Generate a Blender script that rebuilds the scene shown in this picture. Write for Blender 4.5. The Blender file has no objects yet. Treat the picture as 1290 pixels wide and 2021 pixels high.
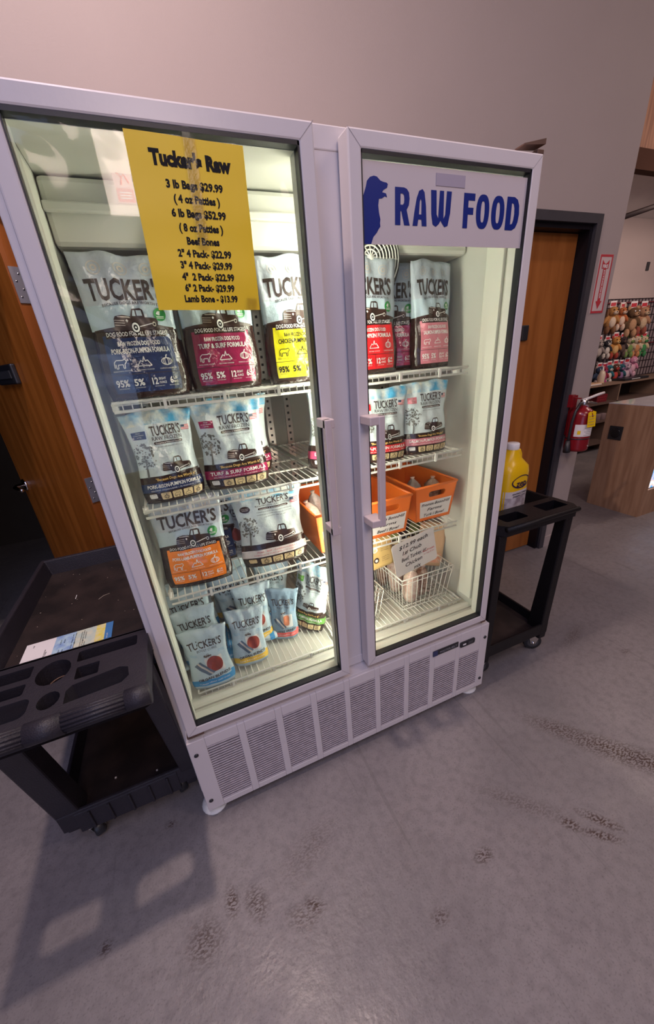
import bpy, bmesh, math, random
from mathutils import Vector, Matrix, noise
from mathutils.geometry import tessellate_polygon
R = math.radians
D = bpy.data
SC = bpy.context.scene
COL = SC.collection

# ---------------------------------------------------------------- camera
def make_camera():
    yaw, pitch, roll, f = .3684, .4251, -.0847, 731.3
    cy, sy, cp, sp = math.cos(yaw), math.sin(yaw), math.cos(pitch), math.sin(pitch)
    fw = Vector((sy*cp, cy*cp, -sp)); rt = Vector((cy, -sy, 0)); up = rt.cross(fw)
    c, s = math.cos(roll), math.sin(roll)
    r2 = c*rt + s*up; u2 = -s*rt + c*up
    m = Matrix((r2, u2, -fw)).transposed().to_4x4()
    m.translation = Vector((.184, -.96, 1.516))
    cd = D.cameras.new('camera'); o = D.objects.new('camera', cd); COL.objects.link(o)
    o.matrix_world = m
    cd.sensor_fit = 'VERTICAL'; cd.sensor_height = 36; cd.lens = f/2021*36
    cd.shift_x = .00099; cd.shift_y = .0151; cd.clip_start = .02
    SC.camera = o
make_camera()

# ---------------------------------------------------------------- world, lights, exposure
SC.view_settings.view_transform = 'Standard'; SC.view_settings.look = 'None'
SC.view_settings.gamma = 1; SC.view_settings.use_curve_mapping = False
SC.view_settings.exposure = -0.82
W = D.worlds.new('world'); SC.world = W; W.use_nodes = True
W.node_tree.nodes['Background'].inputs[0].default_value = (.35, .36, .45, 1)
W.node_tree.nodes['Background'].inputs[1].default_value = .25

def area(name, loc, target, size, power, col, size_y=None):
    l = D.lights.new(name, 'AREA'); l.energy = power; l.color = col
    l.shape = 'RECTANGLE'; l.size = size; l.size_y = size_y or size
    o = D.objects.new(name, l); COL.objects.link(o); o.location = loc
    o.rotation_euler = (Vector(target)-Vector(loc)).to_track_quat('-Z', 'Y').to_euler()
    return o
WARM = (1, .77, .68); COOL = (.46, .58, 1)
area('ceiling_and_fill_light', (.03, 0.0, 3.7), (.03, 0.0, 0), .09, 78, WARM)
area('ceiling_and_fill_light', (2.6, -1.9, 3.9), (2.6, -1.7, 0), .9, 50, WARM)
area('ceiling_and_fill_light', (.6, -3.6, 3.3), (.7, 0, 1.5), .9, 62, WARM)  # added warm fill aimed at the freezer front
area('ceiling_and_fill_light', (-1.6, -2.6, 3.9), (-1.4, -2.2, 0), .9, 12, WARM)
area('ceiling_and_fill_light', (5.2, .2, 3.9), (5.2, .4, 0), .9, 50, WARM)
area('far_wall_fill_light', (5.9, .5, 2.75), (5.8, 2.85, 1.9), .6, 40, WARM)  # added fill to brighten the far wall and insulation
area('store_window_light', (-1.4, -4.75, 1.0), (-.6, 0, 0), 2.6, 48, COOL, 1.6)
area('cool_fill_light', (-.5, -1.9, 4.1), (-.5, -1.9, 0), 1.6, 80, (.36, .50, 1), 2.4)  # added cool fill from above for the floor; the ceiling has no skylight

# ---------------------------------------------------------------- materials
MC = {}
def new_mat(name):
    m = D.materials.new(name); m.use_nodes = True
    nt = m.node_tree
    return m, nt, nt.nodes['Principled BSDF']
def mat(name, col, rough=.5, metal=0, vary=.12, scale=8, bump=0, bscale=60, spec=.5, col2=None, stretch=None, alpha=None, trans=0):
    if name in MC: return MC[name]
    m, nt, b = new_mat(name)
    b.inputs['Roughness'].default_value = rough; b.inputs['Metallic'].default_value = metal
    b.inputs['Specular IOR Level'].default_value = spec
    if trans: b.inputs['Transmission Weight'].default_value = trans
    tc = nt.nodes.new('ShaderNodeTexCoord'); mp = nt.nodes.new('ShaderNodeMapping')
    nt.links.new(tc.outputs['Object'], mp.inputs[0])
    if stretch: mp.inputs['Scale'].default_value = stretch
    n = nt.nodes.new('ShaderNodeTexNoise'); n.inputs['Scale'].default_value = scale; n.inputs['Detail'].default_value = 5
    nt.links.new(mp.outputs[0], n.inputs['Vector'])
    mx = nt.nodes.new('ShaderNodeMix'); mx.data_type = 'RGBA'
    c = tuple(col)
    d = tuple(col2) if col2 else tuple(x*(1-vary) for x in c)
    e = c if col2 else tuple(min(1, x*(1+vary)) for x in c)
    mx.inputs[6].default_value = (*d, 1); mx.inputs[7].default_value = (*e, 1)
    if col2:
        rp = nt.nodes.new('ShaderNodeMapRange'); rp.inputs[1].default_value = .38; rp.inputs[2].default_value = .62
        nt.links.new(n.outputs[0], rp.inputs[0]); nt.links.new(rp.outputs[0], mx.inputs[0])
    else:
        nt.links.new(n.outputs[0], mx.inputs[0])
    nt.links.new(mx.outputs[2], b.inputs['Base Color'])
    if bump:
        n2 = nt.nodes.new('ShaderNodeTexNoise'); n2.inputs['Scale'].default_value = bscale; n2.inputs['Detail'].default_value = 3
        nt.links.new(mp.outputs[0], n2.inputs['Vector'])
        bp = nt.nodes.new('ShaderNodeBump'); bp.inputs['Strength'].default_value = bump; bp.inputs['Distance'].default_value = .01
        nt.links.new(n2.outputs[0], bp.inputs['Height']); nt.links.new(bp.outputs[0], b.inputs['Normal'])
    MC[name] = m
    return m
def emis(name, col, st):
    if name in MC: return MC[name]
    m, nt, b = new_mat(name)
    b.inputs['Base Color'].default_value = (*col, 1)
    b.inputs['Emission Color'].default_value = (*col, 1); b.inputs['Emission Strength'].default_value = st
    MC[name] = m; return m
def glass_mat(name, tint=(.93, .97, .94), refl=1.0, rough=.02, bump=0, bscale=6, ior=1.45):
    if name in MC: return MC[name]
    m = D.materials.new(name); m.use_nodes = True; nt = m.node_tree; nt.nodes.clear()
    out = nt.nodes.new('ShaderNodeOutputMaterial'); mx = nt.nodes.new('ShaderNodeMixShader')
    t = nt.nodes.new('ShaderNodeBsdfTransparent'); t.inputs[0].default_value = (*tint, 1)
    g = nt.nodes.new('ShaderNodeBsdfGlossy'); g.inputs[0].default_value = (refl, refl, refl, 1); g.inputs['Roughness'].default_value = rough
    fr = nt.nodes.new('ShaderNodeFresnel'); fr.inputs[0].default_value = ior
    if bump:
        n = nt.nodes.new('ShaderNodeTexNoise'); n.inputs['Scale'].default_value = bscale; n.inputs['Detail'].default_value = 3
        bp = nt.nodes.new('ShaderNodeBump'); bp.inputs['Strength'].default_value = bump; bp.inputs['Distance'].default_value = .02
        tc = nt.nodes.new('ShaderNodeTexCoord'); nt.links.new(tc.outputs['Object'], n.inputs['Vector'])
        nt.links.new(n.outputs[0], bp.inputs['Height']); nt.links.new(bp.outputs[0], g.inputs['Normal'])
    nt.links.new(fr.outputs[0], mx.inputs[0]); nt.links.new(t.outputs[0], mx.inputs[1]); nt.links.new(g.outputs[0], mx.inputs[2])
    nt.links.new(mx.outputs[0], out.inputs[0])
    MC[name] = m; return m

def wood(name, c1, c2, scale=3.0, rough=.35, stretch=(9, 9, .8), contrast=1):
    if name in MC: return MC[name]
    m = mat(name, c1, rough, 0, 0, scale, .08, 30, .5, c2, stretch)
    return m
ORANGE_WOOD = wood('orange_maple_wood', (.50, .16, .026), (.34, .10, .014), 2.2, .32)
SHADED_WOOD = wood('shadowy_maple_wood', (.30, .085, .014), (.22, .06, .01), 2.2, .4)  # shade on the leaf edge put into a darker copy of the wood
COUNTER_WOOD = wood('counter_oak_laminate', (.42, .245, .145), (.32, .175, .10), 3.2, .42)
RIGHT_WOOD = wood('right_door_maple', (.36, .125, .028), (.27, .085, .016), 2.0, .4)
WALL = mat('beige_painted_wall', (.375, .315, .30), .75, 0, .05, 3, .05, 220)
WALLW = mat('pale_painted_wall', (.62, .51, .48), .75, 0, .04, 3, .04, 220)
FWHITE = mat('freezer_white_enamel', (.70, .64, .635), .30, 0, .05, 5, .02, 90)
FLOUV = mat('dusty_louver_enamel', (.62, .55, .57), .5, 0, .3, 40, .03, 90, col2=(.50, .44, .46))
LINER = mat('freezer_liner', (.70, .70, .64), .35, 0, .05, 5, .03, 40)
LINER_SHADED = mat('shaded_freezer_liner', (.27, .26, .235), .42, 0, .10, 6, .05, 40)  # liner darkened to carry the shade at the back and under the housing
BLACKG = mat('black_gasket', (.012, .012, .016), .45, 0, .2, 30)
BLACKP = mat('black_plastic', (.02, .02, .024), .4, 0, .2, 30, .03, 120)
CARTP = mat('charcoal_cart_plastic', (.024, .021, .028), .45, 0, .25, 14, .22, 260, .35)
CARTD = mat('worn_cart_tray', (.034, .023, .021), .5, 0, .4, 9, .15, 260, .35, col2=(.016, .012, .012))
WIREW = mat('white_coated_wire', (.80, .79, .74), .35, 0, .05, 20)
HANDLEM = mat('handle_grey_paint', (.60, .50, .49), .35, 0, .06, 20)
METAL = mat('brushed_steel', (.62, .60, .58), .28, 1, .1, 30)
DSTEEL = mat('dull_hinge_steel', (.30, .29, .32), .5, .6, .15, 30)
CHROME = mat('polished_chrome', (.85, .83, .82), .08, 1, .05, 20)
BLACKFR = mat('black_door_frame_paint', (.007, .006, .009), .4, 0, .2, 12, .03, 80, .3)
FRFACE = mat('charcoal_frame_face', (.045, .042, .050), .4, 0, .2, 12, .03, 80)
REDP = mat('red_enamel', (.22, .008, .014), .22, 0, .1, 12)
REDPRINT = mat('red_print', (.50, .03, .045), .5, 0, .1, 20)
WHITEP = mat('white_paper', (.78, .74, .72), .6, 0, .03, 20)
WHITEL = mat('white_print', (.82, .80, .78), .4, 0, .03, 20)
BLACKI = mat('black_ink', (.008, .007, .008), .6, 0, .1, 20, 0, 60, .2)
INKBLUE = mat('navy_ink', (.03, .05, .10), .4, 0, .1, 20)
BROWNI = mat('dark_brown_ink', (.035, .014, .010), .32, 0, .2, 20)
YELLOWP = mat('yellow_paper', (.90, .60, .004), .45, 0, .06, 5, .05, 18)
BLUEV = mat('blue_vinyl', (.006, .022, .20), .35, 0, .04, 8)
SIGNW = mat('white_vinyl_sheet', (.62, .55, .55), .4, 0, .03, 4)
SIGNP = mat('lilac_patch', (.40, .35, .42), .5, 0, .05, 8)
GREENB = mat('green_badge', (.02, .22, .05), .3, 0, .2, 40)
GOLD = mat('gold_print', (.75, .48, .14), .35, 0, .05, 20)
BEIGE = mat('beige_icon_print', (.74, .58, .32), .35, 0, .05, 20)
SILVER = mat('silver_print', (.55, .50, .46), .3, .3, .15, 20)
BINO = mat('orange_bin_plastic', (.80, .17, .022), .35, 0, .08, 8, .02, 60)
PALEBLUE = (.36, .50, .56)

# ---------------------------------------------------------------- mesh helpers
class MB:
    def __init__(s): s.v = []; s.f = []; s.m = []; s.mats = []; s.smooth = []
    def mi(s, m):
        if m not in s.mats: s.mats.append(m)
        return s.mats.index(m)
    def add(s, vs, fs, m, smooth=False, M=None):
        o = len(s.v)
        s.v += [tuple(M @ Vector(p)) if M else tuple(p) for p in vs]
        k = s.mi(m)
        for f in fs: s.f.append([o+i for i in f]); s.m.append(k); s.smooth.append(smooth)
        return s
    def box(s, a, b, m, M=None):
        x0, y0, z0 = a; x1, y1, z1 = b
        x0, x1 = sorted((x0, x1)); y0, y1 = sorted((y0, y1)); z0, z1 = sorted((z0, z1))
        vs = [(x, y, z) for z in (z0, z1) for y in (y0, y1) for x in (x0, x1)]
        return s.add(vs, [(0, 2, 3, 1), (4, 5, 7, 6), (0, 1, 5, 4), (2, 6, 7, 3), (0, 4, 6, 2), (1, 3, 7, 5)], m, M=M)
    def bbox(s, a, b, m, c=.004, M=None):
        # chamfered box
        bm = bmesh.new(); bmesh.ops.create_cube(bm, size=1)
        for v in bm.verts:
            v.co = Vector([(a[i]+b[i])/2+v.co[i]*(b[i]-a[i]) for i in range(3)])
        bmesh.ops.bevel(bm, geom=bm.edges[:], offset=c, segments=2, affect='EDGES', profile=.5)
        s.bm(bm, m, M=M); return s
    def bm(s, bm, m, smooth=False, M=None):
        bm.verts.index_update()
        s.add([v.co[:] for v in bm.verts], [[v.index for v in f.verts] for f in bm.faces], m, smooth, M); bm.free(); return s
    def tube(s, pts, r, m, n=6, closed=False, caps=True):
        pts = [Vector(p) for p in pts]; rings = []; N = len(pts); vs = []
        prev = None
        for i, p in enumerate(pts):
            if closed: t = (pts[(i+1) % N]-pts[i-1])
            else: t = pts[min(i+1, N-1)]-pts[max(i-1, 0)]
            t = t.normalized() if t.length else Vector((0, 0, 1))
            a = prev if prev is not None and abs(prev.dot(t)) < .95 else (Vector((0, 0, 1)) if abs(t.z) < .9 else Vector((1, 0, 0)))
            u = (a - t*a.dot(t)).normalized(); w = t.cross(u); prev = u
            rr = r[i] if isinstance(r, (list, tuple)) else r
            for k in range(n):
                an = 2*math.pi*k/n; vs.append(p+u*math.cos(an)*rr+w*math.sin(an)*rr)
        fs = []
        for i in range(N if closed else N-1):
            j = (i+1) % N
            for k in range(n):
                l = (k+1) % n; fs.append((i*n+k, i*n+l, j*n+l, j*n+k))
        if caps and not closed: fs += [tuple(range(n))[::-1], tuple((N-1)*n+k for k in range(n))]
        return s.add(vs, fs, m, True)
    def lathe(s, prof, m, n=20, M=None, smooth=True, sx=1, sy=1):
        vs = []; fs = []
        for r, z in prof:
            for k in range(n):
                a = 2*math.pi*k/n; vs.append((r*math.cos(a)*sx, r*math.sin(a)*sy, z))
        for i in range(len(prof)-1):
            for k in range(n):
                l = (k+1) % n; fs.append((i*n+k, i*n+l, (i+1)*n+l, (i+1)*n+k))
        fs += [tuple(range(n))[::-1], tuple((len(prof)-1)*n+k for k in range(n))]
        return s.add(vs, fs, m, smooth, M)
    def poly(s, loops, m, fn, depth=None, fn2=None):
        # filled polygon with holes; fn maps 2D -> 3D ; fn2 gives the back if solid
        flat = [p for l in loops for p in l]
        tr = tessellate_polygon([[Vector((p[0], p[1], 0)) for p in l] for l in loops])
        tr = [t for t in tr if len(set(t)) == 3]
        def orient(t):
            a, b, c = [flat[i] for i in t]
            return t if (b[0]-a[0])*(c[1]-a[1])-(b[1]-a[1])*(c[0]-a[0]) > 0 else t[::-1]
        tr = [orient(t) for t in tr]
        s.add([fn(*p) for p in flat], tr, m)
        if fn2:
            n = len(flat); vs = [fn(*p) for p in flat]+[fn2(*p) for p in flat]; fs = [tuple(n+i for i in t[::-1]) for t in tr]
            o = 0
            for l in loops:
                k = len(l)
                for i in range(k):
                    j = (i+1) % k; fs.append((o+i, n+o+i, n+o+j, o+j))
                o += k
            s.add(vs, fs, m)
        return s
    def obj(s, name, parent=None, mt=None, loc=None):
        me = D.meshes.new(name); me.from_pydata(s.v, [], s.f)
        for m in s.mats: me.materials.append(m)
        me.polygons.foreach_set('material_index', s.m); me.polygons.foreach_set('use_smooth', s.smooth)
        me.update()
        o = D.objects.new(name, me); COL.objects.link(o)
        if parent: o.parent = parent
        if name in PRINTS: o['kind'] = 'stuff'
        if loc: o.location = loc
        return o
PRINTS = ('lettering', 'printing', 'handwriting', 'handwritten_label', 'printed_marks')
def tag(o, label, cat, group=None, kind=None):
    if label: o['label'] = label
    if cat: o['category'] = cat
    if group: o['group'] = group
    if kind: o['kind'] = kind
    return o
def thing(name, label, cat, loc=(0, 0, 0), rot=(0, 0, 0), group=None):
    o = D.objects.new(name, None); COL.objects.link(o); o.location = loc; o.rotation_euler = rot
    o.empty_display_size = .05
    return tag(o, label, cat, group)
def struct(mb, name): o = mb.obj(name); o['kind'] = 'structure'; return o
def ellip(mb, c, r, m, n=10, M=None, rot=None):
    prof = []
    k = n//2+2
    for i in range(k+1):
        a = -math.pi/2+math.pi*i/k
        prof.append((max(math.cos(a), .02), math.sin(a)))
    T = Matrix.Translation(c)
    if rot: T = T @ rot
    T = T @ Matrix.Diagonal((r[0], r[1], r[2], 1))
    if M: T = M @ T
    mb.lathe(prof, m, n, T)
def circ(cx, cy, r, n=20, ry=None, a0=0): return [(cx+r*math.cos(2*math.pi*i/n+a0), cy+(ry or r)*math.sin(2*math.pi*i/n+a0)) for i in range(n)]
def rrect(x0, y0, x1, y1, r, n=4):
    out = []
    for cx, cy, a0 in ((x1-r, y1-r, 0), (x0+r, y1-r, 90), (x0+r, y0+r, 180), (x1-r, y0+r, 270)):
        for i in range(n+1):
            a = R(a0+90*i/n); out.append((cx+r*math.cos(a), cy+r*math.sin(a)))
    return out

# text as 2D triangles, cached
TXT = {}
def text2d(t, bold=0, shear=0, res=2):
    key = (t, bold, shear)
    if key in TXT: return TXT[key]
    cu = D.curves.new('tmp', 'FONT'); cu.body = t; cu.offset = bold; cu.shear = shear; cu.resolution_u = res; cu.size = 1
    o = D.objects.new('tmp', cu); COL.objects.link(o)
    dg = bpy.context.evaluated_depsgraph_get(); dg.update()
    me = o.evaluated_get(dg).to_mesh()
    vs = [(v.co.x, v.co.y) for v in me.vertices]; fs = [tuple(p.vertices) for p in me.polygons]
    o.evaluated_get(dg).to_mesh_clear(); D.objects.remove(o); D.curves.remove(cu)
    x0 = min(v[0] for v in vs); x1 = max(v[0] for v in vs)
    y1 = .73  # cap height of the default face at size 1
    vs = [((v[0]-x0)/(x1-x0), v[1]/y1) for v in vs]
    TXT[key] = (vs, fs); return TXT[key]
def put_text(mb, t, cx, cy, w, h, m, fn, bold=0, shear=0, rot=0, wave=None):
    """cx,cy centre of cap-height band, w width, h cap height"""
    vs, fs = text2d(t, bold, shear)
    c, s = math.cos(rot), math.sin(rot)
    P = []
    for x, y in vs:
        a = (x-.5)*w; b = (y-.5)*h
        if wave: b += wave(a/w)*h
        P.append(fn(cx+a*c-b*s, cy+a*s+b*c))
    mb.add(P, fs, m)

# ================================================================= SETTING
def floor_mat():
    m, nt, b = new_mat('polished_concrete')
    N = nt.nodes; L = nt.links
    tc = N.new('ShaderNodeTexCoord')
    def noise_(scale, det=6, vec=None, dist=0):
        n = N.new('ShaderNodeTexNoise'); n.inputs['Scale'].default_value = scale; n.inputs['Detail'].default_value = det
        n.inputs['Distortion'].default_value = dist
        L.new(vec or tc.outputs['Object'], n.inputs['Vector']); return n.outputs[0]
    def rng(x, a, b_, lo=0, hi=1):
        r = N.new('ShaderNodeMapRange'); r.inputs[1].default_value = a; r.inputs[2].default_value = b_
        r.inputs[3].default_value = lo; r.inputs[4].default_value = hi; L.new(x, r.inputs[0]); return r.outputs[0]
    def mixc(f, a, b_):
        x = N.new('ShaderNodeMix'); x.data_type = 'RGBA'
        L.new(f, x.inputs[0])
        for i, c in ((6, a), (7, b_)):
            if isinstance(c, tuple): x.inputs[i].default_value = (*c, 1)
            else: L.new(c, x.inputs[i])
        return x.outputs[2]
    def mul(a, b_):
        x = N.new('ShaderNodeMath'); x.operation = 'MULTIPLY'
        for i, c in ((0, a), (1, b_)):
            if isinstance(c, (int, float)): x.inputs[i].default_value = c
            else: L.new(c, x.inputs[i])
        return x.outputs[0]
    base = mixc(rng(noise_(1.6, 8), .35, .65), (.175, .160, .165), (.235, .212, .215))
    base = mixc(mul(rng(noise_(34, 9), .45, .7), .42), base, (.12, .105, .112))
    base = mixc(mul(rng(noise_(190, 5), .54, .72), .55), base, (.085, .072, .075))
    # long scratches
    for rz, sc in ((.5, 1.0), (-.9, 1.4), (1.9, 1.2)):
        mp = N.new('ShaderNodeMapping'); mp.inputs['Rotation'].default_value = (0, 0, rz); mp.inputs['Scale'].default_value = (22*sc, .9, 1)
        L.new(tc.outputs['Object'], mp.inputs[0])
        base = mixc(mul(rng(noise_(1.0, 2, mp.outputs[0], .6), .70, .73), .3), base, (.10, .09, .09))
    # brown scuff stains where the photograph has them
    tot = None
    for x, y, rx, ry, a, s in ((1.56, -.50, .26, .05, -.9, 1), (1.44, -.33, .16, .04, -.9, .75), (1.60, -.56, .22, .035, -.9, 1), (1.14, -.565, .035, .02, -.9, 1), (1.24, -.60, .07, .018, -.9, 1), (1.20, -.63, .06, .016, -.7, 1),
                            (.81, -.51, .035, .02, 0, .9), (.26, -.39, .035, .02, -.6, 1), (.22, -.40, .05, .03, -.5, .6), (.59, -.57, .03, .02, 0, .7), (.03, -.275, .02, .04, 0, 1),
                            (.10, -.31, .03, .05, .3, .8), (-.06, -.33, .05, .05, .2, .7), (-.14, .04, .02, .016, 0, .7), (2.12, -.15, .03, .015, 0, .6), (2.0, .05, .12, .03, .3, .5), (1.05, -.45, .16, .03, -.8, .4), (.3, -.25, .12, .05, .4, .35), (-.33, -.22, .02, .02, 0, .8)):
        mp = N.new('ShaderNodeMapping'); mp.vector_type = 'TEXTURE'
        mp.inputs['Location'].default_value = (x, y, 0); mp.inputs['Rotation'].default_value = (0, 0, a); mp.inputs['Scale'].default_value = (rx, ry, 1)
        L.new(tc.outputs['Object'], mp.inputs[0])
        ln = N.new('ShaderNodeVectorMath'); ln.operation = 'LENGTH'; L.new(mp.outputs[0], ln.inputs[0])
        f = rng(ln.outputs['Value'], .35, 1.35, s, 0)
        if tot is None: tot = f
        else:
            x_ = N.new('ShaderNodeMath'); x_.operation = 'MAXIMUM'; L.new(tot, x_.inputs[0]); L.new(f, x_.inputs[1]); tot = x_.outputs[0]
    st = N.new('ShaderNodeMapping'); st.inputs['Rotation'].default_value = (0, 0, .8); st.inputs['Scale'].default_value = (1, 2.2, 1)
    L.new(tc.outputs['Object'], st.inputs[0])
    spots = rng(noise_(85, 9, st.outputs[0]), .47, .53)
    base = mixc(mul(mul(tot, spots), .97), base, (.045, .020, .015))
    L.new(base, b.inputs['Base Color'])
    L.new(rng(noise_(7, 6), .3, .7, .30, .52), b.inputs['Roughness'])
    bp = N.new('ShaderNodeBump'); bp.inputs['Strength'].default_value = .12; bp.inputs['Distance'].default_value = .01
    L.new(noise_(60, 5), bp.inputs['Height']); L.new(bp.outputs[0], b.inputs['Normal'])
    return m
struct(MB().box((-4, -5, -.1), (9, 6, 0), floor_mat()), 'floor')
# back wall with its two openings, ends at x=2.94
Y0, Y1 = .854, .974
w = MB()
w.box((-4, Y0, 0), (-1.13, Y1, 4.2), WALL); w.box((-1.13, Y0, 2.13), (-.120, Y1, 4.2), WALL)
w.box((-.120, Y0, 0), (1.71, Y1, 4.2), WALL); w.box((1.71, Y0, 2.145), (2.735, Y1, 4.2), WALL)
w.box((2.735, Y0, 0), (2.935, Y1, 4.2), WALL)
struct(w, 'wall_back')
struct(MB().box((2.80, Y1, 0), (2.90, 2.95, 4.2), WALL), 'wall_side')
struct(MB().box((-4, 3.6, 0), (2.80, 3.7, 4.2), mat('unlit_storeroom_wall', (.05, .045, .045), .9)), 'wall_storeroom')  # darkness of the unlit room put into the wall colour
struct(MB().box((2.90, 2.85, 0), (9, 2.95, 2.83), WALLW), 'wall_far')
struct(MB().box((-4.1, -5, 0), (-4, 6, 4.2), WALL), 'wall_left')
struct(MB().box((9, -5, 0), (9.1, 6, 4.2), WALL), 'wall_right')
fw_ = MB()
fw_.box((-4, -5.1, 0), (-2.8, -5, 4.2), WALL); fw_.box((0, -5.1, 0), (9, -5, 4.2), WALL)
fw_.box((-2.8, -5.1, 2.4), (0, -5, 4.2), WALL); fw_.box((-2.8, -5.1, 0), (0, -5, .1), WALL)
struct(fw_, 'wall_front')
wn = MB().box((-2.8, -5.06, .1), (-2.74, -5, 2.4), BLACKFR).box((-.06, -5.06, .1), (0, -5, 2.4), BLACKFR).box((-2.74, -5.06, 2.34), (-.06, -5, 2.4), BLACKFR).box((-1.43, -5.06, .1), (-1.37, -5, 2.34), BLACKFR)
wn.box((-2.74, -5.04, .1), (-.06, -5.035, 2.34), glass_mat('window_glass'))
struct(wn, 'window_1')
CEIL = mat('white_ceiling_insulation', (.74, .68, .65), .8, 0, .10, 5, .4, 9)
struct(MB().box((-4, -5, 4.2), (9, 1.8, 4.3), CEIL), 'ceiling')
ms = MB()
ms.add([(2.90, 1.86, 3.15), (9, 1.86, 3.15), (9, 2.95, 2.80), (2.90, 2.95, 2.80), (2.90, 1.86, 3.2), (9, 1.86, 3.2), (9, 2.95, 2.9), (2.90, 2.95, 2.9)], [(0, 3, 2, 1), (4, 5, 6, 7), (0, 1, 5, 4), (2, 3, 7, 6)], CEIL)
struct(ms, 'ceiling_far')
struct(MB().box((-4, Y1, 2.6), (2.8, 3.6, 2.7), mat('unlit_storeroom_wall', (.05, .045, .045), .9)), 'ceiling_storeroom')
struct(MB().box((2.94, 1.78, 2.79), (9, 1.86, 2.93), mat('brown_steel_beam', (.065, .028, .018), .8, 0, .1, 8, 0, 60, .1)), 'trim_1')
PLY = wood('reddish_plywood', (.34, .17, .10), (.22, .10, .06), 3, .7, (12, 12, 1))
pw = MB()
struct(MB().box((2.94, 1.83, 2.93), (9, 1.86, 4.2), PLY), 'wall_upper')
struct(MB().tube([(4.50, 1.90, 2.50), (5.60, 1.90, 2.76)], .022, mat('dark_brace_steel', (.05, .03, .028), .6), 6), 'trim_2')
# baseboard strip at the wall end
struct(MB().box((2.74, Y0-.006, 0), (2.935, Y0, .09), WALL), 'baseboard_back')

# door 2: closed door in black steel frame
def door_two():
    f = MB()
    yo = Y0-.012
    f.box((2.69, yo, 0), (2.735, Y0+.02, 2.145), FRFACE); f.box((1.71, yo, 0), (1.755, Y0+.02, 2.145), FRFACE); f.box((1.755, yo, 2.10), (2.69, Y0+.02, 2.145), FRFACE)
    f.box((2.665, yo+.02, 0), (2.69, Y1, 2.10), BLACKFR); f.box((1.755, yo+.02, 0), (1.78, Y1, 2.10), BLACKFR); f.box((1.78, yo+.02, 2.075), (2.665, Y1, 2.10), BLACKFR)
    d = struct(f, 'door_2')
    MB().box((1.785, Y0+.075, .01), (2.662, Y0+.115, 2.072), RIGHT_WOOD).obj('door_leaf', d)
    h = MB().bbox((2.30, Y0+.062, 1.525), (2.35, Y0+.078, 1.61), BLACKP, .005)
    h.obj('latch_plate', d)
door_two()
# door 1: open leaf turning into the dark storeroom
def door_one():
    f = MB()
    f.box((-.160, Y0-.01, 0), (-.115, Y1, 2.13), BLACKFR); f.box((-1.15, Y0-.01, 0), (-1.105, Y1, 2.13), BLACKFR); f.box((-1.105, Y0-.01, 2.085), (-.160, Y1, 2.13), BLACKFR)
    d = struct(f, 'door_1')
    L = .90
    P = Vector((-.205, .868, 0)); Q = Vector((-.205-.512*L, .868+.859*L, 0))
    ux = (Q-P).normalized(); n = Vector((ux.y, -ux.x, 0))*1  # towards +x
    M = Matrix((( -ux.x, -n.x, 0, 0), (-ux.y, -n.y, 0, 0), (0, 0, 1, 0), (0, 0, 0, 1)))
    # local: +x from far edge to hinge, -y is away from camera ; origin at hinge corner
    M.translation = P
    T = M
    def place(mb, nm, par):
        o = mb.obj(nm, par); o.matrix_world = T; return o
    lf = place(MB().box((-L, -.044, .012), (0, 0, 2.075), ORANGE_WOOD), 'door_leaf', d)
    place(MB().box((-.0005, -.044, .012), (.002, 0, 2.075), SHADED_WOOD), 'leaf_edge', d)
    for z in (1.836, 1.075, .30):
        h = MB().box((.0015, -.040, z-.055), (.005, -.006, z+.055), DSTEEL)
        for a, b in ((-.03, .035), (-.017, .012), (-.03, -.012), (-.017, -.036)):
            h.lathe([(.003, 0), (.003, .0015)], METAL, 8, Matrix.Translation((.0045, a, z+b)) @ Matrix.Rotation(R(90), 4, 'Y'))
        place(h, 'hinge', d)
    lv = MB().lathe([(.034, 0), (.034, .008), (.028, .014), (.012, .016), (.011, .05)], CHROME, 18, Matrix.Translation((-L+.065, 0, 1.0)) @ Matrix.Rotation(R(-90), 4, 'X'))
    lv.tube([(-L+.065, .05, 1.0), (-L+.09, .058, 1.0), (-L+.19, .055, .998)], [.011, .011, .009], CHROME, 10)
    place(lv, 'lever_handle', d)
    dp = MB().bbox((-.50, 0, 1.52), (-.27, .02, 1.60), BLACKP, .006); dp.box((-.46, .02, 1.545), (-.30, .023, 1.575), mat('dark_grey_plastic', (.06, .06, .065), .3))
    place(dp, 'door_reader_plate', d)
door_one()

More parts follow.
